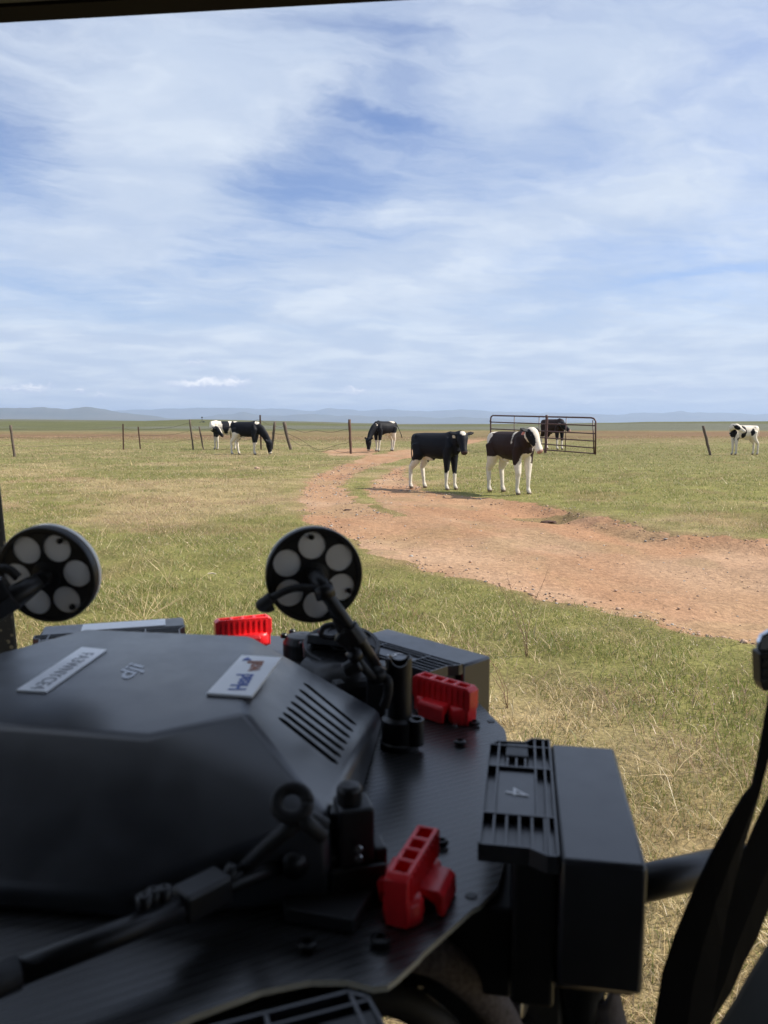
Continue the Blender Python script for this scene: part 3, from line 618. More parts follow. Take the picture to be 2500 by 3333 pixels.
# ------------------------------------------------------------------ cattle
BLK = np.array([.009, .010, .014]); BRN = np.array([.028, .016, .014]); WHT = np.array([.70, .63, .53]); PNK = np.array([.42, .24, .20])
def head_frame(P0, D, up=Vector((0, 0, 1))):
    D = D.normalized(); side = D.cross(up).normalized(); u2 = side.cross(D).normalized(); return D, side, u2
def cow(name, label, x, y, heading, H, neck, hdir, legs, paint, base, tags=(), tail=None, hlen=.45, sink=0.0, vox=.017, xs=.82, ys=1.08, tz=.93, lk=1.12, hs=1.14):
    g = empty(name, Vector((x, y, zg(x, y) - sink)), label, 'calf' if H < 1.3 else 'cow', 'black and white cattle grazing by the gateway')
    b = MB(); W = 20
    def esec(c, d, ry, rz, up=Vector((0, 0, 1))):
        d = Vector(d).normalized(); s_ = d.cross(up).normalized() if abs(d.dot(up)) < .98 else Vector((0, 1, 0)); u_ = s_.cross(d).normalized()
        return [Vector(c) + s_ * ry * math.cos(2 * math.pi * k / W) + u_ * rz * math.sin(2 * math.pi * k / W) for k in range(W)]
    # trunk: x, centre z, half width, half height
    tr = [(-.665, .985, .05, .07), (-.645, .985, .12, .135), (-.57, .945, .165, .185), (-.45, .90, .195, .235), (-.30, .885, .205, .255), (-.10, .865, .225, .275), (.10, .855, .225, .285), (.28, .86, .195, .285), (.42, .875, .165, .26), (.54, .885, .125, .21), (.62, .895, .08, .14)]
    b.loft([esec((a, 0, 1.15 - (1.15 - z) * tz), (1, 0, 0), ry * ys, rz * tz) for a, z, ry, rz in tr])
    for s in (-1, 1):
        b.tube([(-.58, s * .05, 1.045), (-.48, s * .125, 1.06), (-.36, s * .10, 1.055)], [.045, .06, .05], 10)                # hook bones
        b.tube([(.40, s * .10, 1.04), (.47, s * .135, .86), (.44, s * .13, .72)], [.06, .10, .085], 12)                     # shoulder
    b.tube([(.30, 0, 1.10), (.40, 0, 1.125), (.48, 0, 1.08)], [.05, .055, .05], 10)                                        # withers
    b.tube([(.54, 0, .74), (.60, 0, .80), (.58, 0, .92)], [.07, .09, .10], 12)                                             # brisket
    # legs
    for i, (s, lx, ly, bend) in enumerate(legs):
        if i < 2:
            P_ = [(.42, s * .115, .80), (.41 + lx * .15, s * .13, .63), (.41 + lx * .5 + bend, s * .118 + ly * .5, .385), (.405 + lx * .75 + bend * .6, s * .112 + ly * .7, .345), (.40 + lx * .95, s * .105 + ly, .13), (.41 + lx, s * .105 + ly, .085), (.44 + lx, s * .105 + ly, .03), (.45 + lx, s * .105 + ly, .0)]
            r_ = [.115, .092, .052, .045, .033, .040, .044, .048]
        else:
            P_ = [(-.44, s * .10, .90), (-.40 + lx * .1, s * .13, .70), (-.46 + lx * .3, s * .13, .57), (-.575 + lx * .6, s * .12 + ly * .6, .43), (-.57 + lx * .75, s * .115 + ly * .7, .37), (-.555 + lx * .95, s * .11 + ly, .13), (-.55 + lx, s * .11 + ly, .085), (-.52 + lx, s * .11 + ly, .03), (-.51 + lx, s * .11 + ly, .0)]
            r_ = [.17, .135, .088, .054, .045, .035, .042, .046, .050]
        b.tube(P_, [q * lk if i_ > 1 else q for i_, q in enumerate(r_)], 12)
    if tail is None: tail = [(-.66, 0, 1.04), (-.73, 0, .95), (-.74, .01, .75), (-.72, .02, .55), (-.71, .02, .38)]
    b.tube(tail, [.028, .024, .018, .022, .012][:len(tail)], 8); b.tube(tail[-2:], [.028, .02], 8)
    if base == 'w' or True: b.tube([(-.30, 0, .66), (-.20, 0, .62), (-.05, 0, .60)], [.05, .045, .03], 8)
    b.v = [(p[0] * xs, p[1], p[2]) for p in b.v]
    sh = Vector((.5 * (1 - xs), 0, 0)); neck = [Vector(p) - sh for p in neck]
    N0 = Vector((.42 * xs, 0, .97)); PL = Vector(neck[-1]); pts = [N0] + neck; n = len(pts)
    rr = [.20, .155, .125, .105] if n == 4 else [.19, .14, .105]
    rings = []
    for i, p in enumerate(pts):
        d = (pts[min(i + 1, n - 1)] - pts[max(i - 1, 0)]); rings.append(esec(p, d, rr[i] * .68, rr[i] * 1.02))
    b.loft(rings)
    # bridge neck underside into brisket
    b.tube([Vector((.50 * xs, 0, .84)), pts[1] + Vector((0, 0, -.05))], [.12, .09], 12)
    D, sd_, u_ = head_frame(PL, Vector(hdir)); q0 = PL - D * .03
    def hp_(t, dz_=0.0, sy=0.0): return q0 + D * (t * hlen) + u_ * dz_ + sd_ * sy
    sec = [(-.05, .015, .05, .055), (.02, .02, .085, .085), (.18, .02, .098, .102), (.36, .008, .092, .100), (.55, -.006, .070, .083), (.75, -.016, .056, .066), (.92, -.022, .060, .058), (1.0, -.024, .054, .048), (1.03, -.026, .03, .03)]
    b.loft([[hp_(t, dz_) + sd_ * ry * hs * math.cos(2 * math.pi * k / W) + u_ * rz * hs * math.sin(2 * math.pi * k / W) for k in range(W)] for t, dz_, ry, rz in sec])
    for s in (-1, 1):                                                                                                       # ears
        e0 = hp_(.06, .03, s * .075); ed = (sd_ * s * .96 - D * .22 - u_ * .12 + Vector((0, 0, .10))).normalized(); en = ed.cross(D).normalized(); ew = en.cross(ed)
        b.loft([[e0 + ed * (t * .19) + ew * a_ * math.cos(2 * math.pi * k / 12) + en * .016 * math.sin(2 * math.pi * k / 12) for k in range(12)] for t, a_ in ((0, .022), (.25, .044), (.55, .055), (.8, .042), (1.0, .014))])
    o = b.obj('body', M['cow'], g, local=True)
    m = o.modifiers.new('r', 'REMESH'); m.mode = 'VOXEL'; m.voxel_size = vox; m.use_smooth_shade = True
    m = o.modifiers.new('s', 'CORRECTIVE_SMOOTH'); m.factor = .5; m.iterations = 3; m.use_only_smooth = True
    bake(o); me = o.data; me.materials.clear(); me.materials.append(M['cow'])
    nv = len(me.vertices); c = np.zeros(nv * 3); me.vertices.foreach_get('co', c); c = c.reshape(-1, 3)
    cx_ = c.copy(); cx_[:, 0] /= xs; wx = cx_ + np.stack([fbm(c[:, 0] * 9, c[:, 2] * 9, 1, 3), fbm(c[:, 1] * 9, c[:, 2] * 9, 2, 3), fbm(c[:, 0] * 9, c[:, 1] * 9, 3, 3)], -1) * .10 - .05
    hl = (c - np.array(q0)) @ np.array([list(D), list(sd_), list(u_)]).T; hl[:, 0] /= hlen           # head coordinates
    dist = np.linalg.norm(c - np.array(q0 + D * hlen * .45), axis=1); inh = (hl[:, 0] > -.12) & (dist < .36) & (np.abs(hl[:, 1]) < .30) & (np.abs(hl[:, 2]) < .14)
    colr = np.tile({'k': BLK, 'b': BRN, 'w': WHT}[base], (nv, 1)).astype(float)
    colr = np.where(c[:, 2:3] < .42, WHT * .97, colr)                                                 # legs white
    for typ, *a in paint:
        if typ == 'e':
            (cx, cy, cz), (rx, ry, rz), cc = a; k = ((wx[:, 0] - cx) / rx) ** 2 + ((wx[:, 1] - cy) / ry) ** 2 + ((wx[:, 2] - cz) / rz) ** 2 < 1; k &= ~inh
        elif typ == 'h':
            (cx, cy, cz), (rx, ry, rz), cc = a; k = inh & (((hl[:, 0] - cx) / rx) ** 2 + ((hl[:, 1] - cy) / ry) ** 2 + ((hl[:, 2] - cz) / rz) ** 2 < 1)
        elif typ == 'hall': cc = a[0]; k = inh
        colr[k] = cc
    hoof = c[:, 2] < .045; colr[hoof] = np.array([.20, .15, .11])
    nose = inh & (hl[:, 0] > .95); colr[nose] = PNK if base == 'b' else colr[nose] * .6 + PNK * .12
    kn = (c[:, 2] < .09) & (c[:, 2] > .045); colr[kn] = colr[kn] * .8
    colr *= (1 - .25 * (1 - sst(0, .5, c[:, 2]))[:, None] * fbm(c[:, 0] * 20, c[:, 2] * 20, 9, 3)[:, None])   # mud on the legs
    at_ = me.color_attributes.new('Col', 'FLOAT_COLOR', 'POINT'); c4 = np.ones((nv, 4), np.float32); c4[:, :3] = colr; at_.data.foreach_set('color', c4.ravel())
    for s in (-1, 1):
        if H > 0: 
            e = hp_(.30, .045, s * .088); MB().lathe([(.001, -.02), (.014, -.014), (.02, 0), (.014, .014), (.001, .02)], 10, frame_z(e, sd_)).obj('eye', M['eye'], g, local=True, smooth=True)
    for s, mm_ in tags:
        e0 = hp_(.10, -.005, s * .15) - D * .04; T_ = frame_z(e0, (D + sd_ * s * .3).normalized())
        MB().prism([(-.024, -.075), (.024, -.075), (.030, -.02), (.012, .02), (-.012, .02), (-.030, -.02)], .016, .022, T_).obj('ear_tag', mm_, g, local=True)
    k = H / 1.155; g.scale = (k, k, k); g.rotation_euler = (0, 0, heading)
    return g
K = lambda c: c
L4 = lambda a, b_, c_, d_: [(-1,) + a, (1,) + b_, (-1,) + c_, (1,) + d_]        # right fore, left fore, right hind, left hind
def mid(u1, v1, u2, v2): a, b_ = GR(u1, v1), GR(u2, v2); return (a + b_) / 2
# the two calves near the road
ca = mid(1372, 1588, 1463, 1594); 
cow('calf', 'black calf with a white heart on its forehead standing beside the dirt road', ca.x + .02, ca.y + .1, R(-36), 1.17,
    [(.60, -.03, 1.02), (.70, -.09, 1.07), (.755, -.14, 1.09)], (.445, -.443, -.78),
    L4((-.03, 0, 0), (.06, 0, 0), (-.12, 0, 0), (.10, .02, 0)),
    [('e', (-.50, 0, .50), (.18, .3, .16), WHT), ('e', (-.55, 0, .33), (.30, .5, .17), WHT), ('e', (-.28, 0, .57), (.20, .11, .10), WHT), ('e', (.44, .15, .44), (.13, .13, .17), BLK), ('e', (.38, -.14, .46), (.10, .08, .12), BLK), ('e', (.52, 0, .58), (.05, .05, .05), WHT),
     ('e', (-.46, -.14, .68), (.035, .10, .05), WHT), ('e', (.46, .12, .22), (.2, .2, .12), WHT),
     ('hall', BLK), ('h', (.12, 0, .12), (.14, .055, .10), WHT)], 'k', ((-1, M['tagw']), (1, M['tagw'])))
cb = mid(1620, 1601, 1698, 1612)
cow('calf', 'brown black calf with a broad white face and pink ear tags beside the gate', cb.x + .025, cb.y + .12, R(-59), 1.20,
    [(.60, -.03, 1.03), (.69, -.08, 1.10), (.745, -.12, 1.135)], (.60, .11, -.79),
    L4((.0, 0, .04), (.07, 0, 0), (-.02, 0, 0), (.14, 0, 0)),
    [('e', (-.62, 0, 1.02), (.28, .30, .16), WHT), ('e', (-.62, -.1, .70), (.16, .28, .34), WHT), ('e', (-.40, 0, .55), (.22, .3, .20), WHT), ('e', (0, 0, .50), (.7, .3, .12), WHT), ('e', (.56, 0, .60), (.20, .14, .17), WHT), ('e', (.44, 0, .46), (.18, .25, .20), WHT), ('e', (.30, .0, 1.1), (.03, .25, .22), WHT * .8),
     ('e', (.60, .06, .86), (.09, .07, .14), WHT),
     ('hall', WHT), ('h', (.30, .115, -.02), (.46, .10, .12), BLK), ('h', (.30, -.115, -.02), (.46, .10, .12), BLK), ('h', (-.02, .19, .0), (.4, .12, .2), BLK), ('h', (-.02, -.19, .0), (.4, .12, .2), BLK), ], 'b', ((-1, M['tagp']), (1, M['tagp'])))
graze = [(.64, .0, .86), (.80, .0, .66), (.90, .02, .46)]
# grazing, left
cc_ = mid(770, 1479, 840, 1480)
cow('cow', 'large black cow with white hind legs grazing beside the leaning fence posts', cc_.x - .05, cc_.y + .1, R(-14), 1.40, graze, (.22, .0, -1.0),
    L4((.02, 0, 0), (-.12, 0, 0), (-.06, 0, 0), (.14, 0, 0)),
    [('e', (-.54, 0, .42), (.20, .4, .24), WHT), ('e', (-.50, 0, .62), (.17, .4, .19), WHT), ('e', (-.40, -.1, .68), (.18, .3, .10), WHT), ('e', (-.05, 0, .56), (.45, .2, .05), WHT), ('e', (-.46, 0, 1.13), (.06, .12, .06), WHT), ('e', (.52, 0, 1.08), (.09, .12, .07), WHT), ('hall', BLK), ('h', (1.0, 0, 0), (.14, .1, .1), WHT)], 'k',
    tail=[(-.66, 0, 1.04), (-.73, 0, .95), (-.72, .01, .75), (-.70, .02, .55), (-.69, .02, .42)])
cd = mid(690, 1465, 742, 1465)
cow('cow', 'black and white patched cow bending its head back, half hidden behind the large grazing cow', cd.x + .12, cd.y + .6, R(205), 1.42, [(.62, .10, .98), (.66, .30, .90), (.52, .42, .84)], (-.45, .45, -.55),
    L4((.05, 0, 0), (-.04, 0, 0), (.0, 0, 0), (.08, 0, 0)),
    [('e', (.50, 0, .72), (.25, .5, .22), BLK), ('e', (.0, 0, .92), (.22, .4, .30), BLK), ('e', (-.38, 0, .90), (.10, .4, .24), BLK), ('hall', BLK), ('h', (.5, 0, .1), (.5, .03, .06), WHT)], 'w')
ce = mid(1233, 1472, 1264, 1470)
cow('cow', 'black cow with white rump saddle grazing left at the far road bend', ce.x + .05, ce.y + .1, R(222), 1.38, graze, (.12, .0, -1.0),
    L4((-.02, 0, 0), (.06, 0, 0), (-.02, 0, 0), (.14, 0, 0)),
    [('e', (-.40, 0, 1.12), (.17, .16, .12), WHT), ('e', (-.42, 0, .55), (.24, .4, .22), WHT), ('e', (-.12, 0, .60), (.3, .3, .09), WHT), ('e', (-.56, .1, .68), (.06, .2, .24), BLK), ('e', (.58, 0, 1.0), (.06, .1, .08), WHT), ('hall', BLK), ('h', (1.02, 0, 0), (.14, .1, .1), WHT)], 'k',
    tail=[(-.66, 0, 1.04), (-.76, .02, .98), (-.86, .06, .80), (-.94, .10, .62), (-.98, .12, .48)])
cf = mid(1785, 1462, 1814, 1466)
cow('cow', 'dark brown cow with white legs and a white ear tag standing behind the pipe gate', cf.x + .05, cf.y + .3, R(-56), 1.50, [(.58, -.04, .98), (.66, -.12, .96), (.70, -.18, .94)], (.75, .20, -.5),
    L4((.0, 0, 0), (.05, 0, 0), (-.04, 0, 0), (.06, 0, 0)),
    [('e', (.42, 0, .50), (.16, .25, .18), BLK), ('e', (-.55, 0, .44), (.14, .25, .12), WHT), ('hall', BLK)], 'b', ((-1, M['tagw']),))
cg = mid(2373, 1481, 2469, 1482)
cow('calf', 'white calf with black patches looking back over its side near the right edge', cg.x, cg.y + .1, R(182), 1.22, [(.60, .03, 1.04), (.66, .20, 1.08), (.60, .32, 1.10)], (-.72, .50, -.42),
    L4((.04, 0, 0), (-.02, 0, 0), (-.02, 0, 0), (-.10, 0, 0)),
    [('e', (.54, 0, .90), (.17, .30, .25), BLK), ('e', (.12, .1, .86), (.12, .3, .24), BLK), ('e', (-.30, .12, .88), (.12, .2, .16), BLK), ('e', (-.63, 0, .80), (.05, .05, .16), BLK), ('e', (.36, 0, .60), (.09, .3, .10), BLK), ('hall', WHT), ('h', (.30, .105, .0), (.30, .07, .09), BLK), ('h', (.30, -.105, .0), (.30, .07, .09), BLK), ('h', (0, .2, 0), (.3, .1, .2), BLK), ('h', (0, -.2, 0), (.3, .1, .2), BLK)], 'w', ((-1, M['tagp']),),
    tail=[(-.66, 0, 1.06), (-.72, 0, 1.04), (-.76, -.02, .90), (-.73, -.04, .76), (-.68, -.05, .70)])

# ------------------------------------------------------------------ small things on the pasture
def lump(name, c, s, m, label, cat, seed=0, sub=3):
    bm = bmesh.new(); bmesh.ops.create_icosphere(bm, subdivisions=sub, radius=1)
    for v in bm.verts:
        d = 1 + .35 * mnoise.noise(v.co * 1.7 + Vector((seed, 0, 0))) + .15 * mnoise.noise(v.co * 4 + Vector((seed, 3, 0))); v.co = Vector((v.co.x * s[0], v.co.y * s[1], v.co.z * s[2])) * d
    me = bpy.data.meshes.new(name); bm.to_mesh(me); bm.free(); me.materials.append(m); o = bpy.data.objects.new(name, me); COL.objects.link(o); o.location = (c.x, c.y, zg(c.x, c.y) + s[2] * .35)
    for p in me.polygons: p.use_smooth = True
    return tag(o, label, cat)
lump('stone', gpt(836, 1527), (.085, .06, .045), M['rock'], 'tan stone lying in the grass below the large grazing cow', 'stone', 1)
lump('dirt_clod', gpt(1133, 1661), (.075, .05, .03), M['dung'], 'dark clods on the bare dirt at the left bend of the road', 'clod', 2)
lump('dirt_clod', gpt(1785, 1671), (.13, .05, .03), M['dung'], 'dark clod lodged in the washed out hollow below the bank', 'clod', 6)
lump('stone', gpt(2421, 2091), (.022, .02, .016), M['rock'], 'small orange stone at the edge of the road near the seat belt buckle', 'stone', 4, 2)
sp0 = gpt(677, 1875); sp0.z += .05
st = MB().tube([sp0, sp0 + Vector((.035, .01, .004)), sp0 + Vector((.072, -.004, .0))], [.006, .008, .005], 8).obj('stick', M['stick'], loc=tuple(sp0)); tag(st, 'short pale stick lying on the grass left of the raised antenna disc', 'stick')
def weed(u, v, h, label, m, n=7, spread=.25, rr=.0016, name='dry_weed'):
    c = gpt(u, v); b = MB(); rnd = random.Random(int(u))
    for i in range(n):
        a = rnd.uniform(0, 6.28); hh = h * rnd.uniform(.55, 1); p = [c + Vector((math.cos(a) * spread * t * t + rnd.uniform(-.01, .01), math.sin(a) * spread * t * t, hh * t)) for t in (0, .3, .6, .85, 1)]
        b.tube(p, [rr * 1.3, rr, rr * .8, rr * .6, rr * .3], 4)
        for j in range(4):
            q = p[1].lerp(p[4], rnd.uniform(.2, .9)); a2 = rnd.uniform(0, 6.28); ln = hh * rnd.uniform(.1, .25); b.tube([q, q + Vector((math.cos(a2) * ln * .6, math.sin(a2) * ln * .6, ln))], [rr * .5, rr * .25], 3)
    o = b.obj(name, m, loc=tuple(c)); return tag(o, label, 'weed')
weed(1715, 2130, .55, 'tall thin brown weed standing against the dirt road below the white faced calf', M['weed'], 4, .16)
weed(1655, 2300, .40, 'thin brown weed just below and left of the tallest one', M['weed'], 3, .18)
weed(2120, 2160, .18, 'curved pale weed at the lower right edge of the road', M['straw'], 2, .08)
weed(470, 2040, .30, 'clump of straw coloured stalks fanning up between the two antenna discs', M['straw'], 12, .28, .0018)
weed(545, 1905, .22, 'pale forked stalks above the straw clump', M['straw'], 3, .12, .0018)
weed(180, 1960, .20, 'dry stalks right of the left antenna disc', M['straw'], 6, .2)
weed(850, 1800, .34, 'bent dry stalk left of the road bend', M['straw'], 3, .25, .002)
weed(2190, 2540, .10, 'flattened grey straw in the near grass', M['straw'], 9, .22, .0016)
weed(1520, 2160, .10, 'arching dry stalks just behind the battery numbered 5', M['straw'], 4, .22, .0014)
fm = gpt(658, 1386); ym = 330.0
mt0 = PY(658, 1375, ym)
mm0 = empty('far_mast', Vector((mt0.x, ym, mt0.z - .4)), 'tiny dark mast with two low boxes far off on the left hill', 'mast')
MB().tube([mt0 - Vector((0, 0, 1)), mt0 + Vector((0, 0, 2.3))], .09, 6).obj('pole', M['farmetal'], mm0)
MB().lathe([(.05, -.25), (.32, -.2), (.38, 0), (.32, .2), (.05, .25)], 8, Matrix.Translation(mt0 + Vector((0, 0, 2.1)))).obj('mast_head', M['farmetal'], mm0)
for k in (-1, 1): MB().box((mt0.x + k * .7 - .45, ym - .4, mt0.z - .9), (mt0.x + k * .7 + .45, ym + .4, mt0.z + .35 + .1 * k)).obj('box', M['farmetal'], mm0, bevel=.1)

# ------------------------------------------------------------------ the drone in front of the camera
HC = Vector((-.160, .490, 0))                      # hub centre
drone = empty('drone', (HC.x, HC.y, .97), 'large black six armed drone with two raised antenna discs and white stickers on its cover', 'drone')
ZP = EYE - .225; ZT = EYE - .160
def w(p): return (p.x, p.y)
# top plate
vis = [PZ(1643, 2374, .225), PZ(1560, 2290, .225), PZ(1330, 2130, .225), PZ(1010, 2075, .225), PZ(865, 2068, .225)]
poly = [w(p) for p in vis] + [(HC.x + .258 * math.cos(R(a)), HC.y + .258 * math.sin(R(a))) for a in (94, 128, 149, 188, 209, 248)]
poly += [w(PZ(420, 3400, .225)), w(PZ(640, 3300, .225)), w(PZ(850, 3222, .225)), w(PZ(1010, 3190, .225)), w(PZ(1130, 3190, .225)), w(PZ(1215, 3212, .225)), w(PZ(1262, 3206, .225)), w(PZ(1290, 3186, .225)),
         w(PZ(1364, 3118, .225)), w(PZ(1378, 3100, .225)), w(PZ(1540, 2956, .225)), w(PZ(1564, 2944, .225)), w(PZ(1621, 2886, .225)), w(PZ(1650, 2780, .225)), w(PZ(1655, 2500, .225)), w(PZ(1648, 2392, .225))]
plate = MB().prism(poly, ZP - .0028, ZP).obj('top_plate', M['carbon'], drone)
plate.data.materials.append(M['edge'])
for f in plate.data.polygons:
    if abs(f.normal.z) < .5: f.material_index = 1
# lower plate and dark hub body beneath
MB().prism([(HC.x + .225 * math.cos(R(a)), HC.y + .225 * math.sin(R(a))) for a in range(0, 360, 30)], ZP - .055, ZP - .052).obj('lower_plate', M['carbon'], drone)
MB().prism([(HC.x + .165 * math.cos(R(a)), HC.y + .165 * math.sin(R(a))) for a in range(0, 360, 20)], ZP - .13, ZP - .0029).obj('hub_body', M['plastic'], drone, bevel=.004)
# cover
top = [(-.2328, .5997), (-.1013, .580), (-.0766, .420), (-.1214, .389), (-.252, .412), (-.280, .455), (-.2690, .535)]
_B, _C, _F = Vector((-.1013, .580, ZT)), Vector((-.0766, .420, ZT)), Vector((-.003, .564, EYE - .213))
_n = (_C - _B).cross(_F - _B); _d = ray(1066, 2660); _H = Vector((0, 0, EYE)) + _d * ((_B - Vector((0, 0, EYE))).dot(_n) / _d.dot(_n))
mid_ = [(-.262, .640), (-.003, .564), (_H.x, _H.y), (-.120, .335), (-.272, .352), (-.322, .430), (-.305, .555)]
skirt = [(HC.x + (x - HC.x) * 1.012, HC.y + (y - HC.y) * 1.012) for x, y in mid_]
cb_ = MB().loft([[(x, y, ZP + .0005) for x, y in skirt], [(x, y, _H.z if i_ == 2 else EYE - .213) for i_, (x, y) in enumerate(mid_)], [(x, y, ZT) for x, y in top]])
cover = cb_.obj('cover', M['shell'], drone)
bv = cover.modifiers.new('b', 'BEVEL'); bv.width = .0042; bv.segments = 4; bv.limit_method = 'ANGLE'; bv.angle_limit = R(12); bake(cover)
# vent slots in the right facet, their insides coloured black as painted shade
B_, F_, H_ = Vector((-.1013, .580, ZT)), Vector((-.003, .564, EYE - .213)), _H.copy()
fn = (F_ - B_).cross(H_ - B_).normalized(); fn = fn if fn.z > 0 else -fn
def onf(u, v):
    d = ray(u, v); o_ = Vector((0, 0, EYE)); t = (B_ - o_).dot(fn) / d.dot(fn); return o_ + d * t
def z2(a, b): return (800 + a / 1.843, 1650 + b / 1.843)
ct = MB()
LL = [(350, 1055), (322, 1093), (298, 1130), (272, 1166), (248, 1200), (225, 1232), (200, 1262)]; RRt = [(660, 1308), (641, 1347), (624, 1385), (606, 1422), (588, 1460), (570, 1500), (550, 1542)]
for a, b in zip(LL, RRt):
    p, q = onf(*z2(*a)), onf(*z2(*b)); d = (q - p).normalized(); s_ = fn.cross(d); hw = .0031
    T_ = Matrix((d, s_, fn)).transposed().to_4x4(); T_.translation = (p + q) / 2; ln = (q - p).length / 2
    ct.loft([[(x, y, zc) for x, y in [(-ln, -hw * .4), (-ln + hw, -hw), (ln - hw, -hw), (ln, -hw * .4), (ln, hw * .4), (ln - hw, hw), (-ln + hw, hw), (-ln, hw * .4)]] for zc in (-.020, .005)], T_)
ctr = ct.obj('cutter', M['dark'])
cover.data.materials.append(M['dark']); cut(cover, ctr)
autosmooth(cover, 28)
# stickers and lettering on the cover
def sticker(name, q, th, m, cr=0.0):
    z0 = ZT + .0001; b = MB(); b.prism([w(p) for p in q], z0, z0 + th); return b.obj(name, m, drone, bevel=cr)
s1 = sticker('registration_label', [PZ(266, 2111, .16), PZ(348, 2119, .16), PZ(150, 2257, .16), PZ(53, 2252, .16)], .0012, M['label'], .0002)
text('lettering', 'FA3WNYCE4', .0125, M['ink'], s1, (PZ(208, 2186, .16).x, PZ(208, 2186, .16).y, ZT + .0014), (0, 0, R(-93)), spacing=1.05)
pp = PZ(420, 2190, .16); em = text('emblem', 'dji', .019, M['silverink'], drone, (pp.x, pp.y, ZT + .0003), (0, 0, R(88)), offset=.0004, shear=.3, spacing=.95); em.scale = (1.75, .9, 1)
s2 = sticker('maker_badge', [PZ(786, 2140, .16), PZ(917, 2147, .16), PZ(821, 2275, .16), PZ(671, 2265, .16)], .0018, M['label'], .0006)
ha = PZ(778, 2232, .16); hb = PZ(848, 2174, .16)
text('lettering', 'Head', .0150, M['blue'], s2, (-.0868, .4665, ZT + .0021), (0, 0, R(90)), offset=.0002, spacing=.92)
text('lettering', 'wall', .0150, M['brown'], s2, (-.0845, .4985, ZT + .0021), (0, 0, R(90)), offset=.0002, spacing=.92)
fl = PZ(806, 2155, .16); MB().prism([(fl.x - .003, fl.y - .003), (fl.x + .003, fl.y - .002), (fl.x + .001, fl.y + .001), (fl.x, fl.y + .004), (fl.x - .002, fl.y + .001)], ZT + .002, ZT + .0023).obj('flame_mark', M['blue'], s2)
sk = PZ(1195, 2450, .222)
# screws
def screw(p, name='screw', r=.0042, m='dark', h=.0022, parent=None):
    T_ = Matrix.Translation(p)
    o = MB().lathe([(r, 0), (r, h * .7), (r * .75, h), (r * .5, h), (r * .42, h * .25), (.0001, h * .25)], 16, T_, caps=False).obj(name, M[m], parent or drone, smooth=False); autosmooth(o); return o
for u, v, r in [(1543, 2355, .0045), (1497, 2418, .0042), (1230, 2903, .0042), (1239, 3062, .0046), (1438, 2745, .0036), (999, 3078, .0042), (1158, 2252, .0042), (1040, 2985, .003)]:
    screw(PZ(u, v, .2235), r=r)
for u, v in [(1598, 2347), (1534, 2916)]:
    MB().lathe([(.0001, .0003), (.0026, .0003), (.003, 0)], 14, Matrix.Translation(PZ(u, v, .2248))).obj('hole_disc', M['dark'], drone)  # flat black disc painted in for the shade of an uncut hole
MB().lathe([(.0018, 0), (.0018, .001), (.0001, .0012)], 10, Matrix.Translation(PZ(1480, 2362, .2248))).obj('rivet', M['steel'], drone)

# batteries: case, ribbed face, latch, number
def battery(pos, rot, num, label=None, tall=False):
    b = MB()
    b.box((-.0005, -.0625, -.062), (.0365, .0655, -.0012))
    case = b.obj('battery', M['batt'], drone, local=True, bevel=.0022); case.location = Vector(pos) - wloc(drone); case.rotation_euler = (0, 0, rot); autosmooth(case)
    out_ = [(-.037, -.0575), (-.014, -.0575), (-.006, -.0625), (-.0008, -.0625), (-.0008, .0685), (-.012, .0685), (-.016, .0625), (-.032, .0615), (-.037, .0555)]
    f = MB(); f.prism(out_, -.0085, -.0045)
    n = len(out_)
    for i in range(n):                                    # rim
        a, c = Vector(out_[i] + (0,)), Vector(out_[(i + 1) % n] + (0,)); d = (c - a).normalized(); nn = Vector((-d.y, d.x, 0)) * .0011
        f.loft([[(q.x, q.y, z_) for q in (a, c, c + nn, a + nn)] for z_ in (-.0047, 0)])
    for y_ in (-.027, .0005 + .0265, .056): f.box((-.0365, y_ - .0006, -.0047), (-.001, y_ + .0006, -.0002))
    for x_ in (-.0305, -.0245, -.0185, -.0125, -.0065): f.box((x_ - .0005, -.0618 if x_ > -.01 else -.057, -.0047), (x_ + .0005, -.027, -.0005))
    f.box((-.0105, -.027, -.0047), (-.0095, .0685, -.0003)); f.box((-.0055, -.0625, -.0047), (-.0045, .0685, -.0003))
    f.box((-.0312, -.027, -.0047), (-.0302, .027, -.0003)); f.box((-.0312, .027, -.0047), (-.0302, .0615, -.0003))
    for x_ in (-.0255, -.0205, -.0155): f.box((x_ - .0005, .027, -.0047), (x_ + .0005, .040, -.0008))
    f.box((-.0298, -.0235, -.0047), (-.0108, .0235, -.0018))
    fo = f.obj('ribbed_face', M['batt'], case, local=True)
    l = MB(); l.box((-.0268, .042, -.0047), (-.0138, .0615, -.0006)); l.obj('latch', M['plastic'], case, local=True, bevel=.001)
    text('number', num, .017, M['whiteink'], case, (-.0205, .0, -.0014), (0, 0, R(-90)), local=True, shear=.2)
    if label: case['label'] = label
    return case
b4 = battery((.0890, .3880, EYE - .190), R(-10), '4', 'battery marked 4 standing nearest at the right')
b5 = battery((.023, .682, EYE - .200), R(44), '5', 'battery marked 5 behind the antenna mast')
b6 = battery((-.248, .708, EYE - .190), R(106), '6')
b3 = battery((-.052, .195, EYE - .193), R(-70), '3'); battery((-.415, .51, EYE - .190), R(176), '1'); battery((-.33, .27, EYE - .190), R(236), '2')
lb = MB().prism([(-.024, -.03), (-.004, -.03), (-.004, .03), (-.024, .03)], .0, .0004); 
lp = MB().box((.006, -.045, -.0009), (.030, .030, -.0004)).obj('paper_label', M['label'], b6, local=True)
